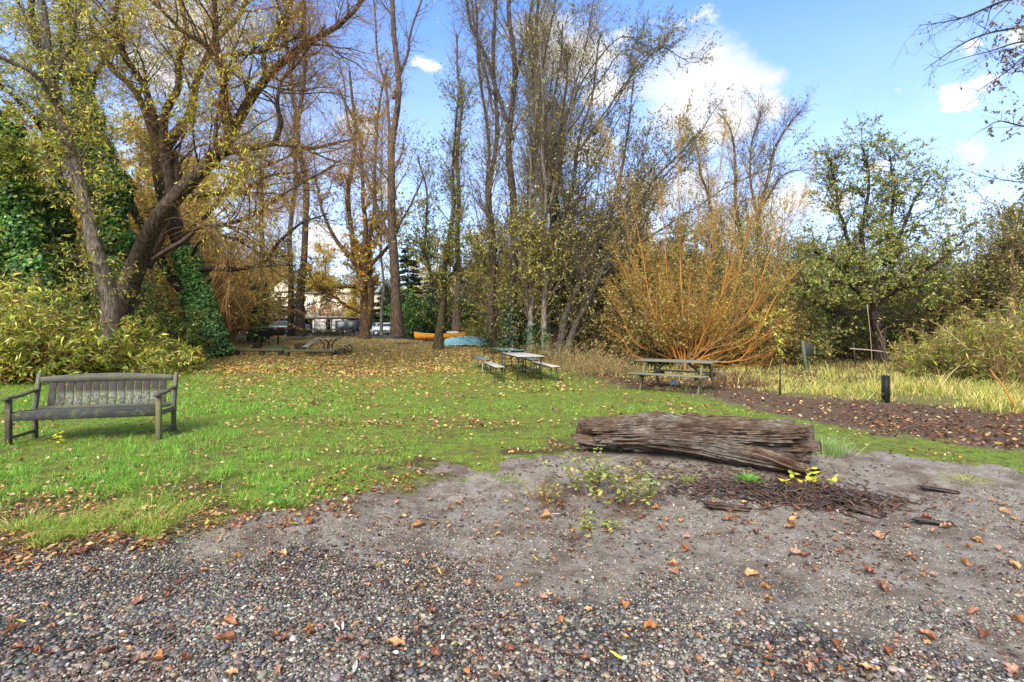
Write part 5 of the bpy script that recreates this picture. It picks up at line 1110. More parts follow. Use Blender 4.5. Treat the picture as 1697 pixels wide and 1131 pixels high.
# ------------------------------------------------------------------ orange willow
Yo = 19.5
def orange():
    r = RG(140); b = at(1135, 608, Yo); st = []
    tips = [(1003, 215, .5), (1000, 480, 1), (1045, 330, -1), (1090, 300, 1.5), (1122, 215, .5), (1165, 235, -1), (1205, 190, .6), (1240, 260, -1.4), (1262, 300, 1), (1320, 330, -.5), (1345, 300, 1), (1330, 440, -1), (1300, 500, .5), (1010, 400, 2), (1290, 545, -1.5), (1060, 480, -2), (1185, 330, 2), (1225, 400, 2), (1150, 400, -2), (1000, 540, 1.5), (1270, 420, -2), (1085, 420, 0), (1320, 560, .5)]
    for i, (px, py, dy) in enumerate(tips):
        e = at(px, py, Yo + dy); c = b + np.array([r.normal(0, .1), r.normal(0, .1), .05]); d = e - c
        mid = c + d * .4 + np.array([0, 0, -.12 * abs(d[0])]) + np.array([.18 * d[0], .15 * d[1], 0])
        m2 = c + d * .72 + np.array([.06 * d[0], 0, -.03 * abs(d[0])])
        st.append(spline([c - np.array([0, 0, .15]), c + (mid - c) * .3 + np.array([0, 0, .06]), mid, m2, e], 26))
    P = np.array(st); R = np.linspace(1, .14, 26)[None] * r.uniform(.022, .048, (len(P), 1)); e = empty('orange_willow', b, 'bright orange stemmed willow fanning out behind the wooden picnic table', 'tree')
    m = MB(); ct = np.array([(.46, .2, .035)]) * r.uniform(.75, 1.25, (len(P), 1)); ct[::5] = np.array([.2, .13, .08]); m.tube(P, R, 8, ct, 0, False)
    bv, bf = ico(4); V = bv * np.array([.34, .3, .26]) * (1 + .7 * (fbm(bv[:, 0] * 2.5, bv[:, 1] * 2.5, bv[:, 2] * 2.5, 4, 3) - .5))[:, None]; m.add(V + b + np.array([0, 0, .05]), bf, (.07, .05, .04))
    Q1, R1 = spawn(P, R, 230, r, t0=.12, t1=.97, ln=(.8, 2.6), segs=8, ang=(.2, .65), up=.07, wig=.09, rf=.6, rmin=.007)
    m.tube(Q1, R1, 5, np.array([(.44, .19, .04)]) * r.uniform(.7, 1.3, (len(Q1), 1)), 0, False); m.build('stems', M['twig_orange'], e, True, base=b)
    c = MB(); Q2, R2 = spawn(np.concatenate([Q1, P[:, [4, 7, 10, 13, 16, 19, 22, 25]]]), np.concatenate([R1, R[:, [4, 7, 10, 13, 16, 19, 22, 25]]]), 1900, r, t0=.1, t1=1, ln=(.4, 1.6), segs=6, ang=(.15, .7), up=.09, wig=.08, rf=.6, rmin=.0045); c.tube(Q2, R2, 3, np.array([(.36, .175, .05)]) * r.uniform(.65, 1.3, (len(Q2), 1)), 0, False)
    Q3, R3 = spawn(Q2, R2, 5600, r, t0=.05, t1=1, ln=(.25, .8), segs=4, ang=(.2, .8), up=.06, wig=.1, rf=.6, rmin=.0035); c.tube(Q3, R3, 3, np.array([(.34, .175, .055)]) * r.uniform(.65, 1.3, (len(Q3), 1)), 0, False)
    leaf_on(c, Q3, 25000, r, .11, .24, [(.42, .33, .06), (.3, .3, .06), (.45, .25, .06), (.2, .2, .05)], [3, 3, 2, 2], droop=.3); c.build('crown', [M['twig_orange'], M['leaf']], e, False, base=b)
orange()
# bare alder standing behind the willow
tree('bare_alder', 'bare grey alder with upswept forked stems behind the orange willow', 'tree', [
    ([(1235, 590, 30.), (1230, 480, 30.), (1228, 380, 30.), (1222, 300, 30.), (1215, 230, 30.), (1190, 185, 30.)], .2, .03), ([(1240, 590, 30.4), (1262, 470, 30.), (1260, 360, 30.), (1275, 280, 30.), (1300, 215, 30.), (1325, 190, 30.)], .19, .03),
    ([(1230, 590, 30.8), (1200, 450, 31), (1180, 350, 31), (1165, 290, 31), (1150, 240, 31)], .16, .03), ([(1262, 400, 30.), (1245, 300, 30.), (1250, 230, 30.), (1262, 180, 30.)], .1, .02, 0), ([(1264, 340, 30.), (1300, 290, 29.6), (1340, 280, 29)], .08, .02, 0)],
    tallcrown(70, 620, 2600, (1, 3), .3, .12, (.3, .8), (.6, 1.8)), 150, bark=(.15, .11, .08), twig=(.1, .075, .055), k=10, leaf=dict(n=2600, L0=.1, ratio=.5, cols=[(.2, .11, .05), (.14, .12, .05)], wts=[1, 1]))
# round green tree right
tree('green_crab_tree', 'round spreading green tree with short dark trunk at right', 'tree', [
    ([(1462, 600, 21.5), (1456, 560, 21.5), (1448, 515, 21.5), (1425, 480, 21.5), (1390, 440, 21.3), (1350, 420, 21)], .25, .05), ([(1450, 530, 21.5), (1452, 480, 21.5), (1475, 440, 21.5), (1490, 390, 21.6), (1520, 330, 21.8), (1545, 290, 22)], .15, .03),
    ([(1450, 520, 21.5), (1435, 450, 21.8), (1430, 380, 22), (1440, 300, 22), (1430, 240, 22)], .14, .03, 0), ([(1458, 500, 21.5), (1500, 470, 21), (1545, 440, 20.6), (1600, 400, 20.2)], .12, .03, 0), ([(1440, 500, 21.5), (1400, 470, 20), (1360, 470, 19.4), (1325, 490, 19)], .1, .03, 0),
    ([(1430, 450, 22), (1400, 380, 22.5), (1385, 310, 23), (1370, 260, 23)], .1, .03, 0), ([(1465, 440, 21.6), (1480, 340, 22), (1475, 260, 22)], .09, .03, 0), ([(1440, 510, 21.5), (1395, 520, 21), (1350, 500, 20.8), (1320, 440, 20.5)], .09, .03, 0)],
    [dict(n=190, t0=.25, t1=1, ln=(.8, 2.6), segs=8, ang=(.4, 1.1), up=.03, wig=.2, rf=.5, rmin=.012), dict(n=1200, t0=.08, t1=1, ln=(.5, 1.3), segs=6, ang=(.4, 1.1), up=.02, wig=.2, rf=.6, rmin=.007, src=[0, 1], big=False), dict(n=4200, t0=.1, t1=1, ln=(.25, .8), segs=5, ang=(.3, 1), up=0, wig=.18, rf=.6, rmin=.0045)],
    151, bark=(.045, .034, .03), k=14, leaf=dict(n=52000, L0=.1, ratio=.55, cols=[(.19, .23, .055), (.3, .32, .07), (.4, .36, .08), (.13, .16, .05), (.36, .2, .07)], wts=[5, 5, 2, 3, .7], keepf=lambda C: (C[:, 2] > 2.5 + .25 * np.sin(C[:, 0] * 3)) & (RG(8).random(len(C)) < 1) & (RG(8).random(len(C)) < np.clip(.65 + .5 * sst(8, 4.5, C[:, 2]), 0, 1))))
# branches entering from a tree standing beyond the right edge
tree('overhanging_tree', 'branches with brown and green leaves reaching in at the upper right edge', 'tree', [
    ([(1980, 690, 9.5), (1960, 400, 9.5), (1930, 150, 9.4), (1900, -100, 9.3)], .16, .07), ([(1950, 260, 9.5), (1850, 60, 9.2), (1740, 45, 9.), (1620, 60, 8.8), (1530, 115, 8.7)], .05, .004, 0), ([(1940, 180, 9.5), (1820, -60, 9), (1700, -15, 8.8), (1600, 30, 8.7), (1520, 45, 8.6)], .05, .004, 0),
    ([(1950, 330, 9.5), (1820, 170, 9.2), (1740, 80, 9.1), (1700, 70, 9), (1640, 85, 8.9), (1560, 110, 8.8)], .04, .004, 0), ([(1950, 400, 9.5), (1820, 280, 9.2), (1740, 300, 9.1), (1690, 305, 9), (1620, 290, 8.9)], .035, .004, 0), ([(1950, 330, 9.5), (1800, 130, 9), (1720, 90, 9), (1680, 110, 9), (1620, 155, 8.9)], .035, .004, 0), ([(1940, 230, 9.5), (1800, 180, 9), (1720, 210, 9), (1660, 200, 8.9), (1625, 215, 8.9)], .03, .004, 0)],
    [dict(n=46, t0=.45, t1=1, ln=(.4, 1.3), segs=8, ang=(.3, .9), up=-.02, wig=.1, rf=.5, rmin=.004), dict(n=260, t0=.2, t1=1, ln=(.2, .7), segs=6, ang=(.3, .9), up=-.02, wig=.12, rf=.6, rmin=.003, src=[0, 1], big=False, w=None), dict(n=420, t0=.1, t1=1, ln=(.12, .4), segs=5, ang=(.3, 1), up=-.03, wig=.14, rf=.6, rmin=.002)],
    152, bark=(.07, .06, .05), k=8, wob=.006, leaf=dict(n=2800, L0=.062, ratio=.5, cols=[(.16, .1, .05), (.12, .13, .05), (.26, .16, .05), (.08, .06, .04)], wts=[4, 3, 2, 2], droop=.5, keepf=lambda C: RG(9).random(len(C)) < np.where(C[:, 0] / C[:, 1] > .925, .95, .1)))
# grey background alders far right, broken trunk
pole('broken_trunk', 'thick broken brown trunk standing in the thicket near the right edge', 1675, 600, 19, 4, .19, 153, (.17, .1, .065), upcrown(10, 90, 300, (.6, 1.5), .4), dict(n=1500, L0=.09, ratio=.5, cols=LVC, wts=[3, 3, 2, 2, 2]), top=390)

# ------------------------------------------------------------------ shrubs
def shrub(name, lb, cx, cy, W, D, H, seed, stemcol, cols, wts, L0=.13, ratio=.25, ns=70, n2=450, n3=1400, nl=9000, droop=.5, rise=.12, group=None, spread=.9, z0=0.0, rm=.006, cat='shrub', tm='twig', lean=(0, 0)):
    r = RG(seed); b = np.array([cx, cy, float(gz(cx, cy)) + z0]); e = empty(name, b, lb, cat, group)
    x = r.uniform(-W / 2, W / 2, ns); y = r.uniform(-D / 2, D / 2, ns); q = np.stack([x, y, 0 * x], -1)
    d = nrm(np.stack([r.normal(0, spread * .5, ns) + x / W * .5 + lean[0], r.normal(0, spread * .5, ns) + lean[1], np.ones(ns)], -1)); Ln = H * r.uniform(.3, 1.25, ns) * (1 - .35 * (2 * np.abs(x) / W) ** 2); C = [q - np.array([0, 0, .1])]
    for s in range(9): d = nrm(d + .09 * r.normal(0, 1, (ns, 3)) + np.array([0, 0, .03])); C.append(C[-1] + d * (Ln / 9)[:, None])
    P = np.stack(C, 1); R = np.linspace(1, .2, 10)[None] * r.uniform(.5, 1.2, (ns, 1)) * .008 * max(H, 1.2); m = MB(); cc = lambda n: np.clip(np.array([stemcol]) * r.uniform(.65, 1.35, (n, 1)), .01, .8)
    m.tube(P, R, 5, cc(ns), 0, False); m.build('stems', M[tm], e, True)
    c = MB(); Q1, R1 = spawn(P, R, n2, r, t0=.1, t1=1, ln=(.25 * H, .6 * H), segs=6, ang=(.3, 1.1), up=rise * .3, wig=.13, rf=.6, rmin=rm); c.tube(Q1, R1, 3, cc(n2), 0, False)
    Q2, R2 = spawn(Q1, R1, n3, r, t0=.1, t1=1, ln=(.12 * H, .32 * H), segs=5, ang=(.3, 1.1), up=-.03, wig=.14, rf=.6, rmin=rm * .7); c.tube(Q2, R2, 3, cc(n3), 0, False)
    leaf_on(c, Q2, nl, r, L0, ratio, cols, wts, droop); c.build('foliage', [M[tm], M['leaf']], e, False); return e
BY = [(.46, .48, .07), (.32, .38, .055), (.6, .54, .1), (.16, .2, .04), (.4, .24, .08)]
DG = [(.03, .08, .025), (.05, .12, .03), (.08, .13, .03)]
# left shrub bank behind the bench
for i, (px, Y, W, H, lb, dk) in enumerate([(-60, 14.5, 3.2, 3.0, 'yellow green willow shrub cut by the left edge behind the bench', 0), (40, 15.2, 2.6, 3.1, 'tall yellow leaved shrub behind the left end of the bench', 0), (120, 15.4, 2.6, 2.1, 'drooping yellow green shrub behind the middle of the bench', 0),
                                       (195, 16.2, 2.6, 2.2, 'long leaved olive green shrub behind the right end of the bench', 0), (258, 17.6, 2.2, 1.8, 'small olive shrub at the right end of the shrub bank', 0)]):
    shrub('willow_shrub', lb, (px - HX) / FPX * Y, Y, W, 1.8, H * (.9 - .06 * i), 160 + i, (.2, .1, .06), BY, [4, 5, 1.5, 5, 2.2], L0=.2, ratio=.22, ns=44, n2=420, n3=1700, nl=8500, group='shrubs along the left bank', rm=.006)
for i, (px, Y, W, H, lb) in enumerate([(20, 18.5, 4, 5.2, 'tall yellowing shrub under the ivy tree at the far left'), (150, 19.2, 4, 3.8, 'dark green undergrowth below the ivy column'), (240, 21.0, 2.6, 2.4, 'dark leafy undergrowth at the foot of the great willow')]):
    shrub('undergrowth_bush', lb, (px - HX) / FPX * Y, Y, W, 2.2, H, 170 + i, (.12, .08, .05), DG + BY, [3, 3, 3, 2, 2, .8, 2, 1], L0=.14, ratio=.4, ns=50, n2=420, n3=1700, nl=15000, group='undergrowth beneath the left trees')
shrub('undergrowth_bush', 'dark evergreen undergrowth at the foot of the central clump of trunks', (862 - HX) / FPX * 26.5, 26.5, 3.2, 1.2, 1.9, 178, (.1, .08, .06), [(.03, .07, .02), (.06, .1, .025), (.12, .12, .03)], [3, 3, 1.5], L0=.13, ratio=.45, ns=50, n2=380, n3=1200, nl=6000)
# brown and golden thicket left of the clearing
for i, (px, Y, W, H, cols, lb) in enumerate([(205, 27, 4.5, 5, 0, 'rust brown tangle behind the great willow trunk'), (290, 28, 3.2, 6.5, 1, 'golden brown thicket between the two old trees'), (345, 32, 2.0, 6.5, 2, 'tall golden brown thicket right of the ivy clad fork'), (375, 42, 2.0, 5.5, 2, 'yellow leaved bushes left of the ivy wrapped trunk'), (130, 28, 6, 6, 0, 'brown thicket far behind the ivy column'), (0, 28, 8, 7, 2, 'dull yellow thicket far behind at the left edge')]):
    PC = [[(.4, .2, .07), (.5, .3, .09), (.28, .15, .06), (.28, .27, .06)], [(.55, .32, .07), (.62, .42, .09), (.4, .22, .07), (.3, .28, .06)], [(.42, .36, .06), (.28, .28, .05), (.4, .22, .06), (.1, .13, .03)]][cols]
    shrub('brown_thicket', lb, (px - HX) / FPX * Y, Y, W, 2.5, H * 1.35, 180 + i, (.36, .2, .09), PC, [4, 4, 3, 2], L0=.14, ratio=.4, ns=40, n2=380, n3=1300, nl=24000, droop=.6, group='thickets left of the clearing', rm=.007)
# thicket right of centre: olive, behind the willow and round the green tree
TH = [(960, 27, 5, 4.6, 0), (1020, 25, 4.5, 4.2, 1), (1065, 30, 6, 6, 0), (1150, 28, 6, 5.5, 0), (1210, 33, 7, 7, 1), (1290, 27, 5, 5.2, 0), (1330, 32, 6, 6.4, 2), (1350, 26, 3.5, 3.4, 2), (1410, 31, 6, 4.2, 2), (1480, 30, 5.5, 3.6, 0), (1550, 27, 5, 3.6, 2), (1600, 24, 5, 4.3, 0), (1680, 22, 5, 4.6, 1), (1760, 22, 5, 4.5, 0), (880, 32, 5, 4.0, 0), (1000, 33, 7, 6, 1), (1075, 21.5, 2.2, 2.6, 1), (1205, 21.8, 2.4, 2.8, 1), (1270, 22, 2.2, 2.2, 0)]
where = ['right behind the leaning trunks', 'at the foot of the leaning alders', 'left behind the orange willow', 'straight behind the orange willow', 'behind the bare alder', 'right of the orange willow', 'between the orange willow and the green tree', 'behind the leaning sign', 'left behind the green tree', 'behind the trunk of the green tree', 'right of the green tree', 'behind the tall yellow reeds', 'beside the broken trunk', 'at the right picture edge', 'behind the thick dark trunks', 'far behind the leaning alders', 'mingling with the left side of the orange willow', 'mingling with the middle of the orange willow', 'mingling with the right side of the orange willow']
for i, (px, Y, W, H, c) in enumerate(TH):
    PC = [[(.24, .26, .055), (.36, .35, .07), (.16, .18, .045), (.46, .34, .09)], [(.3, .22, .07), (.42, .27, .08), (.17, .18, .045), (.2, .13, .06)], [(.15, .23, .05), (.22, .29, .06), (.1, .16, .045), (.32, .33, .08)]][c]
    kind = ['olive', 'rusty brown', 'dark green'][c]
    shrub('thicket_bush', kind + ' tangled bush ' + where[i], (px - HX) / FPX * Y, Y, W, 2.5, H * 1.3, 200 + i, (.11, .085, .06), PC, [4, 3, 3, 1.3], L0=.11, ratio=.5, ns=46, n2=460, n3=2100, nl=17000, group='bushes of the right thicket', rm=.007)
# reed-like willow shrubs at right
RC = [(.46, .5, .07), (.3, .38, .06), (.55, .42, .1), (.14, .2, .04), (.26, .15, .07)]
for i, (px, Y, W, H, lb) in enumerate([(1540, 17, 1.8, 1.5, 'low reed like shrub just right of the green tree trunk'), (1605, 16, 2.2, 2.0, 'upright yellow green shrub with narrow leaves right of centre right'), (1660, 15, 2.0, 2.4, 'tall narrow leaved yellow shrub near the right edge'), (1715, 13.5, 2.2, 2.8, 'tall narrow leaved shrub cut by the right edge'), (1580, 19.5, 2.8, 2.3, 'brownish shrub behind the yellow green narrow leaved ones')]):
    shrub('reed_shrub', lb, (px - HX) / FPX * Y, Y, W, 1.6, H * .74, 230 + i, (.3, .17, .09), RC, [3, 3, 1.6, 4, 3.5], L0=.18, ratio=.14, ns=46, n2=300, n3=1000, nl=5200, droop=.25, group='narrow leaved shrubs on the right', spread=.5)
# low brush in front of the clump
for i, (px, Y, W, H, lb) in enumerate([(965, 18.5, 2.2, .9, 'low straw coloured brush at the foot of the leaning trunks'), (1010, 17, 2, .8, 'low dull green brush left of the wooden picnic table'), (930, 21, 2.4, 1.2, 'dry stalky brush beside the folding tables'), (1215, 14.2, 1.4, .5, 'low reddish brown brush right of the wooden picnic table')]):
    shrub('low_brush', lb, (px - HX) / FPX * Y, Y, W, 1.2, H, 240 + i, (.3, .2, .1) if i != 3 else (.16, .08, .06), [(.3, .26, .08), (.42, .32, .13), (.14, .17, .04), (.2, .12, .06)], [3, 3, 3, 2], L0=.09, ratio=.2, ns=90, n2=300, n3=700, nl=1600 if i != 3 else 300, droop=.1, group='low brush by the thicket', spread=.8, rm=.004)

# ------------------------------------------------------------------ small plants in the foreground
def plant(name, lb, px, py, H, ns, nl, L0, ratio, cols, wts, seed, stem=(.2, .1, .06), W=.12, broad=False):
    Y = CZ * FPX / (py - HY)
    for _ in range(4): Y = (CZ - float(gz((px - HX) / FPX * Y, Y))) * FPX / (py - HY)
    X = (px - HX) / FPX * Y; r = RG(seed); e = empty(name, (X, Y, float(gz(X, Y))), lb, 'plant'); q = np.stack([r.normal(0, W * .45, ns), r.normal(0, W * .3, ns), np.full(ns, -.01)], -1)
    d = nrm(np.stack([q[:, 0] * 2.2 / max(W, .05) * .3 + r.normal(0, .15, ns), r.normal(0, .2, ns), np.ones(ns)], -1)); Ln = H * r.uniform(.5, 1.1, ns); C = [q]
    for s in range(7): d = nrm(d + .09 * r.normal(0, 1, (ns, 3))); C.append(C[-1] + d * (Ln / 7)[:, None])
    P = np.stack(C, 1); m = MB(); m.tube(P, np.linspace(.0032, .001, 8)[None].repeat(ns, 0), 5, np.array([stem]) * r.uniform(.7, 1.3, (ns, 1)), 0, False); m.build('stems', M['twig'], e, True)
    c = MB(); i = r.integers(0, ns, nl); t = .25 + .75 * r.random(nl) ** .8; k = np.minimum((t * 7).astype(int), 6); f = (t * 7 - k)[:, None]; B = P[i, k] * (1 - f) + P[i, np.minimum(k + 1, 7)] * f
    a = r.uniform(0, 6.3, nl); Lf = L0 * r.uniform(.55, 1.15, nl); pt = r.uniform(-.6, .5, nl); D = np.stack([np.cos(a) * np.cos(pt), np.sin(a) * np.cos(pt), -np.sin(pt)], -1)
    flatleaf(c, B + D * (Lf * .55)[:, None], a, pt, r.normal(0, .3, nl), Lf, Lf * ratio * 1.15, -r.uniform(0, .3, nl), pal(r, nl, cols, wts, .15)); c.build('leaves', M['leaf'], e)
PL = [(.26, .32, .08), (.15, .23, .05), (.42, .38, .08), (.34, .28, .12), (.09, .14, .035)]
plant('leafy_seedling', 'bushy pale green seedling clump in front of the left end of the log', 985, 822,   .5, 34, 380, .055, .45, PL, [4, 4, 2, 2, 2], 301, W=.17)
plant('leafy_seedling', 'taller yellow tinged seedling clump right of the pale green one', 1045, 842,   .5, 32, 340, .06, .42, PL, [3, 3, 4, 2, 2], 302, W=.16)
plant('leafy_seedling', 'small low seedling tuft nearest the gravel below the log', 992, 880, .16, 14, 170, .045, .4, PL, [4, 4, 2, 2, 1], 303, W=.2)
plant('dry_weed', 'small dry weed with brown leaves on the soil left of the seedlings', 902, 835, .26, 20, 190, .045, .35, [(.3, .3, .08), (.25, .14, .06), (.4, .36, .1)], [3, 3, 2], 304, W=.16)
plant('yellow_leaved_seedling', 'seedling with large bright yellow leaves under the right end of the log', 1335, 808, .22, 10, 44, .1, .4, [(.75, .62, .04), (.6, .58, .06), (.42, .5, .06)], [4, 3, 2], 305, W=.22)
plant('yellow_weed', 'small weed with yellow leaves under the garden bench', 100, 738, .3, 4, 26, .06, .6, [(.65, .65, .06), (.5, .55, .06)], [1, 1], 306, W=.12)
plant('dry_weed', 'slender leafy shoot standing behind the log left of its middle', 1052, 790, .3, 2, 14, .08, .4, PL, [3, 2, 3, 2, 1], 307, W=.05)
def tuft(lb, px, py, n, H, sp, cols, seed, bend=(.3, 1.2)):
    Y = CZ * FPX / (py - HY)
    for _ in range(4): Y = (CZ - float(gz((px - HX) / FPX * Y, Y))) * FPX / (py - HY)
    X = (px - HX) / FPX * Y; r = RG(seed); m = MB(); x = X + r.normal(0, sp, n); y = Y + r.normal(0, sp * .7, n); h = H * r.uniform(.5, 1.2, n); rad = np.stack([x - X, y - Y, 0 * x], -1) * 1.2
    blades(m, x, y, h, r.uniform(.003, .006, n), r.uniform(*bend, n) * .6, pal(r, n, cols, [1] * len(cols)), r, lean=rad * (h / H)[:, None])
    o = m.build('grass_tuft', M['grass'], None, base=(X, Y, float(gz(X, Y)))); o.location = (X, Y, float(gz(X, Y))); tag(o, lb, 'grass tuft')
tuft('long drooping blue green grass tuft at the right end of the log', 1372, 752, 420, .26, .1, [(.12, .26, .07), (.2, .32, .08), (.3, .34, .14)], 311)
tuft('small bright green grass tuft below the middle of the log', 1238, 795, 260, .1, .04, [(.12, .32, .03), (.18, .38, .04)], 312)
tuft('tiny green tuft left of the bright one below the log', 1142, 792, 120, .07, .04, [(.16, .28, .04), (.3, .3, .06)], 313)
tuft('small green tuft on the sand at the far right', 1600, 795, 200, .05, .09, [(.25, .32, .06), (.34, .34, .08)], 314)
tuft('dark green cushion of grass on the bank edge left of centre', 470, 838, 500, .07, .05, [(.1, .28, .03), (.16, .34, .04)], 315)
tuft('yellow green grass clump on the bank edge at left', 245, 866, 420, .08, .2, [(.3, .34, .05), (.14, .28, .04), (.4, .34, .09)], 316)
tuft('yellow grass clump hanging over the bank at the left edge', 40, 878, 420, .085, .22, [(.4, .36, .07), (.2, .3, .04), (.45, .36, .12)], 317)
# ------------------------------------------------------------------ beyond: cars, carport, building, house, conifers, hill
def flatz(px, Y): X = (px - HX) / FPX * Y; return X, float(gz(X, Y))
def build_parking():
    X, Y = np.meshgrid(np.linspace(-36, -6, 31), np.linspace(44, 74, 21)); Z = gz(X, Y) + .03
    m = MB(); K = 31; i = np.arange(20)[:, None] * K; j = np.arange(30)[None, :]; m.add(np.stack([X, Y, Z], -1).reshape(-1, 3), np.stack([i + j, i + j + 1, i + K + j + 1, i + K + j], -1).reshape(-1, 4), (.07, .07, .072))
    o = m.build('parking_lot', M['rough']); tag(o, kind='structure')
build_parking()
def car(px, Y, yaw, col, lb, suv=False):
    X, z = flatz(px, Y); t = empty('parked_car', (X, Y, z + .03), lb, 'car', 'cars parked beyond the rise', yaw); H = 1.7 if suv else 1.42; L_ = 4.5
    prof = [(-2.25, .35), (-2.28, .7), (-2.15, .92), (-1.35, 1.0), (-.75, H - .05), (-.2, H), (.9, H), (1.5 if not suv else 1.9, H - .1), (2.05, 1.05), (2.22, .95), (2.28, .6), (2.22, .35)]
    body = [(-2.25, .35), (-2.3, .7), (-2.15, .92), (-1.3, 1.02), (2.1, 1.05), (2.22, .95), (2.28, .6), (2.22, .35)]
    cab = [(-1.3, 1.01), (-.72, H - .04), (-.2, H), (.9, H), (1.45 if not suv else 1.85, H - .12), (2.08, 1.04)]
    def ext(m, pr, w0, w1, c):
        n = len(pr); V = []
        for y, q in ((-1, 0), (1, 0)):
            for (x, zz) in pr: V.append((x, y * (w0 if zz < 1.06 else w1), zz))
        f = [[i, (i + 1) % n, n + (i + 1) % n, n + i] for i in range(n)]; m.add(V, f, c); k = m.n - 2 * n
        for i in range(1, n - 1): m.f.append((np.array([[k, k + i + 1, k + i], [k + n, k + n + i, k + n + i + 1]]), 0))
    part('body', M['carpaint'], t, lambda m: ext(m, body, .88, .88, col)); part('cabin', M['carpaint'], t, lambda m: ext(m, cab, .82, .66, col))
    G = (.02, .025, .03)
    for s in (-1, 1):
        def side(m):
            V = [(-1.05, s * .835, 1.08), (.1, s * .835, 1.08), (.1, s * .7, H - .12), (-.62, s * .71, H - .14)]; m.add(np.array(V) + np.array([0, s * .012, 0]), [[0, 1, 2, 3]] if s < 0 else [[3, 2, 1, 0]], G)
            V = [(.18, s * .835, 1.08), (1.65, s * .83, 1.08), (1.25 if not suv else 1.6, s * .7, H - .16), (.18, s * .7, H - .12)]; m.add(np.array(V) + np.array([0, s * .012, 0]), [[0, 1, 2, 3]] if s < 0 else [[3, 2, 1, 0]], G)
        part('side_window', M['glass'], t, side)
        part('headlight', M['glass'], t, lambda m: m.box((-2.24, s * .65, .78), (.1, .34, .14), None, (.7, .72, .75), 0, .02)); part('tail_light', M['glass'], t, lambda m: m.box((2.22, s * .7, .85), (.1, .26, .16), None, (.4, .02, .02), 0, .02))
        for x in (-1.4, 1.4):
            w = part('wheel', M['rubber'], t, lambda m: m.tube(np.array([(x, s * .7, .32), (x, s * .9, .32)]), np.full(2, .33), 18, (.015, .015, .016))); part('rim', M['metal'], w, lambda m: m.tube(np.array([(x, s * .89, .32), (x, s * .915, .32)]), np.full(2, .2), 12, (.4, .4, .42)))
    part('windscreen', M['glass'], t, lambda m: m.add([(-1.26, -.72, 1.05), (-1.26, .72, 1.05), (-.76, .6, H - .09), (-.76, -.6, H - .09)], [[0, 3, 2, 1]], G) and m.add([(-1.29, -.72, 1.06), (-1.29, .72, 1.06), (-.79, .6, H - .07), (-.79, -.6, H - .07)], [[0, 3, 2, 1]], G))
    part('rear_window', M['glass'], t, lambda m: m.add([(2.08, -.7, 1.1), (2.08, .7, 1.1), (1.55 if not suv else 1.92, .58, H - .16), (1.55 if not suv else 1.92, -.58, H - .16)], [[0, 1, 2, 3]], G))
car(451, 62, radians(70), (.02, .022, .035), 'black tall car under the left end of the carport', True); car(474, 52, radians(20), (.1, .13, .16), 'dark grey car behind the grills, in front of the carport')
car(622, 58, radians(75), (.35, .38, .42), 'pale silver car just right of the maple trunk'); car(648, 52, radians(12), (.4, .45, .52), 'silver blue car half hidden by the cottonwood'); car(687, 50, radians(8), (.16, .2, .26), 'blue grey car before the small white house'); car(405, 58, radians(40), (.05, .04, .045), 'dark car showing left of the ivy wrapped trunk')
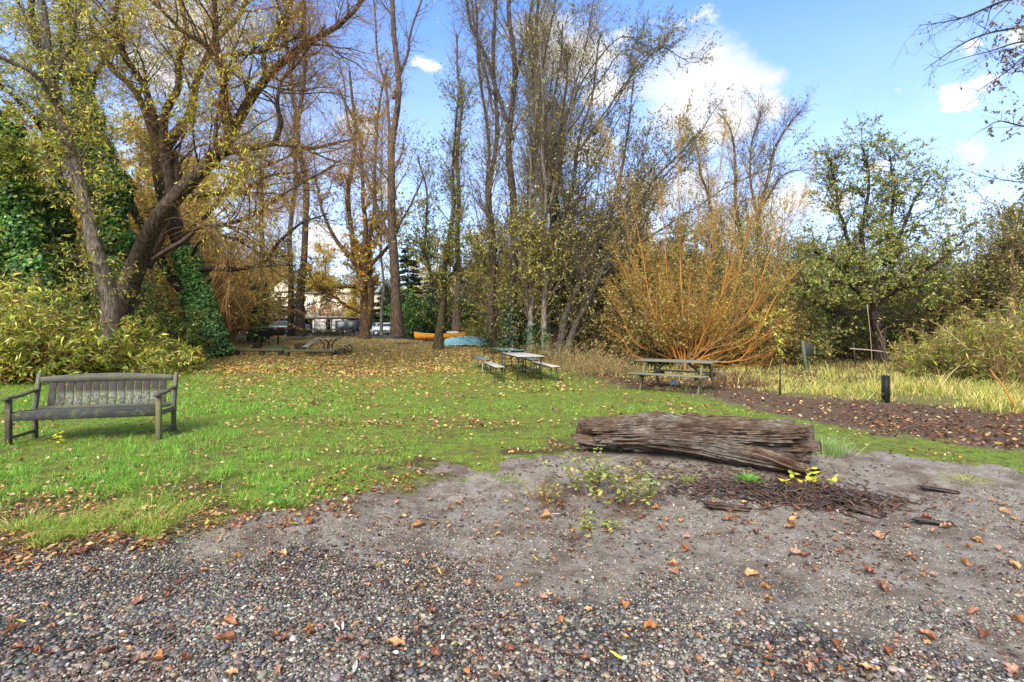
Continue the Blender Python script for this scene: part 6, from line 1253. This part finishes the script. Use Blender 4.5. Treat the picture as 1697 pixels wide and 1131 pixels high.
def build_buildings():
    CW = (.62, .56, .42); GW = (.34, .35, .38)
    Y = 84.; X0, X1 = (447 - HX) / FPX * Y, (625 - HX) / FPX * Y; cx = (X0 + X1) / 2; z = 1.0; t = empty('apartment_building', (cx, Y, z), 'cream apartment building with grey panels behind the carport', 'building'); h = 6.6; w = X1 - X0
    part('wall', M['paint'], t, lambda m: (m.box((0, 3, h / 2), (w, 6, h), None, CW), m.box((-w / 2 + 2.3, 2.4, h / 2 + .4), (2.8, 5.4, h + .8), None, CW)))
    part('roof', M['paint'], t, lambda m: m.box((0, 3, h + .1), (w + .6, 6.6, .2), None, (.3, .28, .26)))
    g = lambda x0, x1, y0, y1, zb, zt: ([(x0, y0, zb), (x1, y0, zb), ((x0 + x1) / 2, y0, zt), (x0, y1, zb), (x1, y1, zb), ((x0 + x1) / 2, y1, zt)])
    for (x0, x1, zb) in ((-w / 2 + .6, -w / 2 + 4.0, h + .82), (-w / 2 + 10.4, -w / 2 + 14.0, h + .22)):
        part('gable', M['paint'], t, lambda m: m.add(g(x0, x1, -.25, 5.2, zb, zb + 1.3), [[0, 1, 2]], CW) and m.add(g(x0 - .2, x1 + .2, -.4, 5.3, zb + .06, zb + 1.5), [[0, 2, 5, 3], [1, 4, 5, 2]], (.26, .24, .23)))
    for x in (-w / 2 + 4.3, -w / 2 + 9.2, -w / 2 + 14.2): part('grey_panel', M['paint'], t, lambda m: m.box((x, -.03, 4.9), (1.7, .1, 3.2), None, GW))
    for x in (-w / 2 + 1.2, -w / 2 + 6.8, -w / 2 + 9.2, -w / 2 + 12.6, -w / 2 + 15.2):
        for zz in (1.7, 4.5):
            wf = part('window', M['paint'], t, lambda m: (m.box((x, -.1, zz), (1.5, .1, 1.5), None, (.75, .75, .74))))
            part('pane', M['glass'], wf, lambda m: [m.box((x - .36 + .72 * a, -.165, zz - .35 + .7 * b), (.6, .04, .58), None, (.1, .12, .14)) for a in (0, 1) for b in (0, 1)])
    part('balcony', M['paint'], t, lambda m: (m.box((-w / 2 + 9, -.9, 2.95), (3.6, 1.6, .14), None, (.7, .68, .62)), m.box((-w / 2 + 9, -1.66, 3.4), (3.6, .06, .9), None, (.6, .58, .52))))
    part('door', M['paint'], t, lambda m: m.box((-w / 2 + 11, -.06, 1.05), (1, .1, 2.1), None, (.12, .1, .1)))
    # garage row under the carport
    Y = 70.; X0, X1 = (436 - HX) / FPX * Y, (582 - HX) / FPX * Y; cx = (X0 + X1) / 2; w = X1 - X0; t = empty('garage_row', (cx, Y, 1.05), 'low white garage row with panelled doors behind the parked cars', 'garage')
    part('wall', M['paint'], t, lambda m: m.box((0, 1, 1.2), (w, 2, 2.4), None, (.55, .53, .5)))
    for x, c in ((-w / 2 + 3.0, (.5, .5, .52)), (-w / 2 + 8.2, (.62, .6, .55)), (w / 2 - 2.0, (.6, .6, .62))):
        part('garage_door', M['paint'], t, lambda m: [m.box((x, -.05, .28 + .5 * q), (2.4, .06, .47), None, c, 0, .01) for q in range(4)])
    part('opening_shade_panel', M['paint'], t, lambda m: m.box((w / 2 - 5.2, -.02, 1.0), (2.0, .06, 2.0), None, (.06, .05, .05)))  # solid panel on the wall; the opening's inner shade is painted as its colour
    Y = 63.; X0, X1 = (430 - HX) / FPX * Y, (583 - HX) / FPX * Y; cx = (X0 + X1) / 2; w = X1 - X0; t = empty('carport', (cx, Y, 1.06), 'long open carport with thin flat roof over the parked cars', 'carport')
    part('roof', M['paint'], t, lambda m: m.box((0, 2, 2.0), (w, 5, .16), Ry(0), (.2, .19, .17))); part('fascia', M['paint'], t, lambda m: m.box((0, -.53, 1.98), (w + .1, .06, .3), None, (.12, .11, .09)))
    for q in range(6):
        for y in (-.3, 4.2): part('post', M['paint'], t, lambda m: m.box((-w / 2 + .3 + q * (w - .6) / 5, y, .96), (.14, .14, 1.94), None, (.6, .6, .58) if q % 2 else (.15, .13, .12)))
    # dark trailer at the right end
    Y = 56.; X, z = flatz(577, Y); t = empty('utility_trailer', (X, Y, z), 'dark enclosed trailer left of the maple trunk', 'trailer')
    part('box_body', M['paint'], t, lambda m: m.box((0, 0, 1.0), (2.3, 1.6, 1.1), None, (.03, .035, .04), 0, .03)); part('side_panel', M['paint'], t, lambda m: (m.box((-.5, -.82, 1.05), (.7, .04, .7), None, (.2, .22, .27)), m.box((.55, -.82, 1.05), (.5, .04, .7), None, (.1, .13, .14))))
    for x in (-.5, .5): part('wheel', M['rubber'], t, lambda m: m.tube(np.array([(x, -.75, .3), (x, -.9, .3)]), np.full(2, .3), 16, (.02, .02, .02)))
    # small white house with lean-to
    Y = 64.; X, z = flatz(677, Y); z = 1.02; t = empty('small_house', (X, Y, z), 'tiny white gabled house behind the canoe', 'house')
    part('wall', M['paint'], t, lambda m: (m.box((0, 1.5, .75), (1.7, 3, 1.5), None, (.6, .6, .6)), m.add([(-.85, -.005, 1.5), (.85, -.005, 1.5), (0, -.005, 2.0), (-.85, 3.0, 1.5), (.85, 3.0, 1.5), (0, 3.0, 2.0)], [[0, 1, 2]], (.6, .6, .6))))
    part('roof', M['paint'], t, lambda m: (m.box((-.5, 1.4, 1.82), (1.25, 3.5, .09), Ry(-.55), (.55, .55, .57)), m.box((.5, 1.4, 1.82), (1.25, 3.5, .09), Ry(.55), (.55, .55, .57))))
    wf = part('window', M['paint'], t, lambda m: m.box((0, -.05, .95), (.75, .08, .7), None, (.8, .8, .8))); part('pane', M['glass'], wf, lambda m: m.box((0, -.1, .95), (.6, .04, .55), None, (.04, .06, .05)))
    X2, _ = flatz(694, 62.); t = empty('lean_to_shelter', (X2, 62., z - .05), 'open shelter with thin green roof right of the tiny white house', 'shelter')
    part('roof', M['paint'], t, lambda m: m.box((0, 0, 1.2), (2.6, 2, .08), Ry(.1), (.12, .16, .13)))
    for x in (-1.2, 1.2):
        for y in (-.9, .9): part('post', M['paint'], t, lambda m: m.box((x, y, .58), (.1, .1, 1.2), None, (.6, .58, .5)))
    # fence right of maple, mound of brush
    r = RG(400); X, z = flatz(545, 41.); m = MB(); n = 260; c = np.stack([X + r.normal(0, 1.5, n), 41 + r.normal(0, .5, n), np.zeros(n)], -1); c[:, 2] = gz(c[:, 0], c[:, 1]) + r.random(n) * .35 * np.exp(-((c[:, 0] - X) / 2) ** 2)
    d = nrm(np.stack([r.normal(0, 1, n), r.normal(0, .4, n), r.normal(.15, .25, n)], -1)) * r.uniform(.3, 1.3, n)[:, None]; P = np.stack([c, c + d * .5 + r.normal(0, .04, (n, 3)), c + d], 1); m.tube(P, np.array([[.03, .022, .01]]).repeat(n, 0) * r.uniform(.4, 1.5, (n, 1)), 4, pal(r, n, [(.05, .045, .04), (.3, .27, .22), (.1, .09, .06), (.06, .1, .03)], [3, 1, 2, 1]), 0, False)
    o = m.build('brush_pile', M['twig']); tag(o, 'dark pile of cut branches between the grills and the maple', 'brush pile')
    X, z = flatz(543, 47.); t = empty('utility_post', (X, 47., z), 'thin dark post standing behind the brush pile', 'post'); part('shaft', M['metal'], t, lambda m: m.tube(np.array([(0, 0, 0), (0, 0, 1.9)]), np.full(2, .045), 8, (.05, .045, .045))); part('cross_arm', M['metal'], t, lambda m: m.box((-.15, 0, 1.15), (.8, .05, .06), Ry(.35), (.05, .045, .045)))
build_buildings()

def conifer(name, lb, X, Y, H, W, seed, col, group='evergreens behind the parking lot', n=9000, z=None, t0=.12):
    r = RG(seed); z = float(gz(X, Y)) if z is None else z; e = empty(name, (X, Y, z), lb, 'tree', group); m = MB(); m.tube(np.array([(0, 0, -.2), (0, 0, H * .5), (0, 0, H * .98)]), np.array([H * .016, H * .01, .02]), 10, (.09, .065, .045), 0, False); m.build('trunk', M['bark'], e, True)
    c = MB(); nb = int(H * 15); h = H * (t0 + (1 - t0) * r.random(nb) ** .85); a = r.uniform(0, 6.3, nb); Ln = W * (1 - h / H) ** .8 * r.uniform(.65, 1.15, nb) + .15; d = np.stack([np.cos(a), np.sin(a), 0 * a], -1); s = np.linspace(0, 1, 7)
    P = np.stack([0 * h, 0 * h, h], -1)[:, None, :] + d[:, None, :] * (Ln[:, None] * s[None])[..., None] + np.array([0, 0, 1]) * ((-.35 * s ** 1.0 + .18 * s ** 2)[None, :, None] * Ln[:, None, None]); c.tube(P, np.linspace(.03, .006, 7)[None].repeat(nb, 0), 3, (.08, .06, .04), 0, False)
    i = r.choice(nb, n, p=Ln / Ln.sum()); t = r.random(n) ** .7; q = t * 6; k = np.minimum(q.astype(int), 5); f = (q - k)[:, None]; B = P[i, k] * (1 - f) + P[i, k + 1] * f; side = np.stack([-np.sin(a[i]), np.cos(a[i]), 0 * t], -1) * r.choice([-1, 1], n)[:, None]
    D = nrm(d[i] * .8 + side * r.uniform(.3, 1.2, n)[:, None] + np.array([0, 0, -.25]) + r.normal(0, .2, (n, 3))); L1 = r.uniform(.22, .55, n) * (.6 + .5 * W / 3); tone = (1 + .25 * RG(3).normal(0, 1, nb))[i][:, None]
    leafcards(c, B, D, L1, L1 * .3, np.clip(pal(r, n, [col, tuple(np.array(col) * 1.5), tuple(np.array(col) * .6)], [3, 2, 2], .15) * tone, .004, .5), r, 1); c.build('crown', [M['twig'], M['leaf']], e); return e
def cx_(px, Y): return (px - HX) / FPX * Y
conifer('conifer', 'dark tall conifer behind the cottonwood trunk', cx_(676, 60), 60, 11.5, 2.6, 410, (.025, .06, .03)); conifer('conifer', 'dark bushy conifer before the cream building', cx_(462, 66), 66, 5.2, 2.0, 411, (.03, .065, .03)); conifer('conifer', 'dark green conifer between the two straight trunks', cx_(490, 68), 68, 5.4, 2.4, 412, (.035, .07, .03))
conifer('conifer', 'dark conifer left of the cream building', cx_(440, 64), 64, 6.0, 2.2, 413, (.035, .075, .03)); conifer('conifer', 'wide dark conifer behind the far pale brown trunk', cx_(770, 66), 66, 8.5, 3.4, 414, (.03, .06, .025)); conifer('conifer', 'dark conifer right of the maple', cx_(640, 70), 70, 7.0, 3.0, 415, (.03, .055, .025))
conifer('conifer', 'blue green narrow conifer above the green bush', cx_(712, 74), 74, 9, 2.4, 416, (.04, .07, .055)); conifer('conifer', 'far dark conifer seen through the central clump', cx_(830, 70), 70, 9, 3.5, 417, (.03, .06, .03))
def bush(lb, px, Y, W, H, cols, wts, seed, nl=14000, L0=.22, group='bushes behind the parking lot'): return shrub('green_bush', lb, cx_(px, Y), Y, W, W * .6, H, seed, (.08, .06, .04), cols, wts, L0=L0, ratio=.6, ns=60, n2=500, n3=1800, nl=nl, group=group, rm=.01, droop=.3)
bush('bright green rounded bush above the canoe', 715, 50, 4.6, 4.0, [(.1, .22, .03), (.16, .28, .04), (.05, .11, .02)], [4, 3, 3], 420); bush('dark green bush behind the upturned boats', 765, 50, 6, 4.4, [(.045, .09, .025), (.08, .13, .03), (.03, .05, .02)], [4, 2, 3], 421)
bush('yellow bush just behind the rowing boat', 795, 44, 2.6, 1.6, [(.4, .36, .05), (.22, .24, .04)], [3, 2], 422, 4000, .14); bush('dark hedge behind the silver cars', 632, 74, 7, 3.4, [(.03, .06, .02), (.05, .09, .025)], [3, 2], 423); bush('rust red leaved bush before the cream building', 545, 72, 5, 5.2, [(.35, .16, .05), (.42, .24, .06), (.24, .12, .05)], [3, 2, 2], 424, 5000)
bush('dark bush at the left end of the carport', 395, 56, 4.5, 4.5, [(.04, .08, .025), (.1, .13, .03), (.25, .2, .05)], [3, 2, 1], 425)
# background trees: copies of a few grown ones
def proto_tree(seed, leafcols, wts, nl, H=9.0, bark=(.12, .1, .08)):
    r = RG(seed); b = np.array([0., 0, 0]); s = lambda x, y, z: np.array([x, y, z], float)
    st = [spline([s(0, 0, -.2), s(.1, 0, H * .3), s(-.1, .1, H * .65), s(.1, 0, H)], 20)] + [spline([s(0, 0, H * q), s(dx * .4, dy * .4, H * (q + .15)), s(dx, dy, H * (q + .42))], 20) for q, dx, dy in ((.15, 1.4, .3), (.2, -1.3, .5), (.25, .5, -1.3), (.3, -.6, 1.2), (.1, -.9, -.9))]
    P = np.array(st); R = np.linspace(1, .15, 20)[None] * np.array([.16, .09, .09, .08, .08, .08])[:, None]; return P, R, r
def make_proto(name, seed, cols, wts, nl, H, bark, lb, cat='tree', L0=.16):
    P, R, r = proto_tree(seed, cols, wts, nl, H, bark); e = empty(name, (0, 0, 0), lb, cat); m = MB(); m.tube(P, R, 8, bark, 0, False); Q, RQ = spawn(P, R, 90, r, t0=.2, ln=(1, 3), segs=8, ang=(.4, 1), up=.08, wig=.14, rf=.5, rmin=.014); m.tube(Q, RQ, 4, bark, 0, False); m.build('trunk', M['bark'], e, True)
    c = MB(); Q2, R2 = spawn(Q, RQ, 800, r, t0=.1, ln=(.6, 1.7), segs=6, ang=(.4, 1), up=.05, wig=.15, rf=.6, rmin=.01); c.tube(Q2, R2, 3, np.array([bark]) * r.uniform(.6, 1.2, (800, 1)), 0, False); Q3, R3 = spawn(Q2, R2, 2600, r, t0=.1, ln=(.4, 1), segs=4, ang=(.3, 1), up=.02, wig=.15, rf=.6, rmin=.008); c.tube(Q3, R3, 3, np.array([bark]) * r.uniform(.6, 1.2, (2600, 1)), 0, False)
    leaf_on(c, Q3, nl, r, L0, .5, cols, wts, .3); c.build('crown', [M['twig'], M['leaf']], e); return e
pr = [make_proto('background_tree', 501, [(.2, .21, .05), (.3, .27, .06), (.13, .14, .04)], [3, 2, 3], 24000, 9, (.1, .085, .07), ''), make_proto('background_tree', 502, [(.38, .24, .08), (.28, .2, .07), (.2, .19, .05)], [2, 2, 2], 12000, 10, (.12, .09, .07), ''), make_proto('background_tree', 503, [(.06, .1, .03), (.09, .14, .035), (.05, .07, .025)], [3, 3, 3], 28000, 8, (.08, .065, .05), ''),
      make_proto('background_tree', 504, [(.55, .34, .06), (.55, .45, .07), (.34, .3, .06)], [3, 3, 2], 26000, 10, (.13, .09, .06), '')]
KL = ['olive leaved background tree in the woods behind the thicket', 'rusty half bare background tree in the woods behind the thicket', 'dark green background tree in the woods behind the thicket', 'golden leaved background tree in the woods behind the willows']
r = RG(510); used = [False] * 4
spots = [(px, Y, k, s) for px, Y, k, s in [(830, 44, 1, 1.0), (875, 40, 3, .9), (920, 38, 0, .85), (965, 42, 1, 1.1), (1010, 38, 0, .8), (1050, 40, 3, .8), (1085, 36, 1, .75), (1130, 42, 0, .9), (1180, 39, 1, .8), (1225, 44, 2, .9), (1275, 38, 0, .7), (1325, 36, 2, .75), (1370, 33, 0, .62), (1345, 42, 2, .9), (1400, 40, 0, .8), (1440, 38, 1, .6), (1490, 36, 2, .55), (1540, 36, 0, .5), (1590, 34, 0, .55), (1640, 30, 2, .62), (1700, 28, 1, .62), (1780, 26, 0, .7), (1850, 26, 2, .8), (1660, 23, 1, .65), (1720, 20, 0, .72),
        (325, 38, 3, 1.15), (285, 34, 3, 1.1), (335, 46, 3, 1.3), (230, 31, 3, 1.2), (160, 27, 3, 1.0), (60, 26, 3, 1.0), (1060, 29, 1, .85), (1120, 31, 0, .85), (1170, 30, 1, .7), (1290, 33, 0, .75), (985, 30, 0, .8), (270, 33, 1, 1.0), (200, 36, 3, 1.1), (120, 32, 3, 1.0), (40, 34, 0, 1.1), (-40, 30, 1, 1.1), (-160, 26, 0, 1.1), (380, 60, 3, .8), (585, 66, 3, .55), (-320, 24, 2, 1.2), (2000, 24, 0, .9), (2200, 22, 2, 1.0), (-520, 20, 0, 1.2), (690, 82, 3, 1.2), (470, 96, 3, 1.5), (540, 98, 3, 1.5), (600, 90, 1, 1.5), (735, 92, 3, 1.6), (790, 70, 3, 1.3), (650, 96, 0, 1.4), (795, 52, 1, .9), (1100, 60, 2, 1.2), (1250, 62, 2, 1.1), (1400, 60, 2, 1.1), (1550, 55, 2, .9), (1680, 50, 2, .9), (950, 60, 2, 1.2)]]
for (px, Y, k, s) in spots:
    X = cx_(px, Y); z = float(gz(X, Y)) - .1; rz = r.uniform(0, 6.28); s = s * r.uniform(.92, 1.08)
    if not used[k]:
        used[k] = True; o = pr[k]; o.location = (X, Y, z); o.rotation_euler = (0, 0, rz); o.scale = (s, s, s); o['label'] = KL[k]; o['group'] = 'trees of the woods behind'
    else: dup(pr[k], (X, Y, z), rz, s, KL[k], 'trees of the woods behind')
# wooded hill
def build_hill():
    n, k = 60, 14; th = np.linspace(-1.15, 1.15, n)[:, None]; q = np.linspace(0, 1, k)[None, :]; R = 210 + 160 * q; hgt = (6 + 26 * np.exp(-((th + .46) / .16) ** 2) + 8 * vn(th * 6, 0, 0, 4)) * np.sin(q * pi * .5) ** .8
    V = np.stack(np.broadcast_arrays(np.sin(th) * R, np.cos(th) * R, hgt + .2 - 1.5 * (q == 0)), -1).reshape(-1, 3); i = np.arange(n - 1)[:, None] * k; j = np.arange(k - 1)[None, :]; m = MB(); m.add(V, np.stack([i + j, i + k + j, i + k + j + 1, i + j + 1], -1).reshape(-1, 4), (.04, .055, .035)); o = m.build('hills', M['rough'], None, True); tag(o, kind='structure')
    r = RG(520); m = MB(); N = 1500; t = r.uniform(-1.1, 1.1, N); q = r.random(N); R = 210 + 160 * q; h0 = (6 + 26 * np.exp(-((t + .46) / .16) ** 2) + 8 * vn(t * 6, 0, 0, 4)) * np.sin(q * pi * .5) ** .8; H = r.uniform(7, 15, N); B = np.stack([np.sin(t) * R, np.cos(t) * R, h0], -1)
    for lay in range(6):
        a = np.arange(9) * 2 * pi / 9; rr = (H * .2 * (1 - lay / 6.5))[:, None] * (1 + .35 * r.normal(0, 1, (N, 9))); zz = H * (.1 + lay * .15)
        ring = B[:, None, :] + np.stack([np.cos(a)[None] * rr, np.sin(a)[None] * rr, zz[:, None] + r.normal(0, .3, (N, 9))], -1); tip = B + np.stack([0 * H, 0 * H, np.minimum(zz + H * .32, H)], -1); V = np.concatenate([ring, tip[:, None]], 1); f = np.array([[i, (i + 1) % 9, 9] for i in range(9)]); c = pal(r, N, [(.04, .06, .045), (.06, .08, .05), (.03, .045, .04)], [2, 1, 1], .2)
        m.add(V.reshape(-1, 3), (np.arange(N)[:, None, None] * 10 + f[None]).reshape(-1, 3), np.repeat(c, 10, 0))
    o = m.build('hill_forest', M['rough']); tag(o, 'far dark conifer forest covering the hill beyond the buildings', 'forest', kind='stuff')
build_hill()
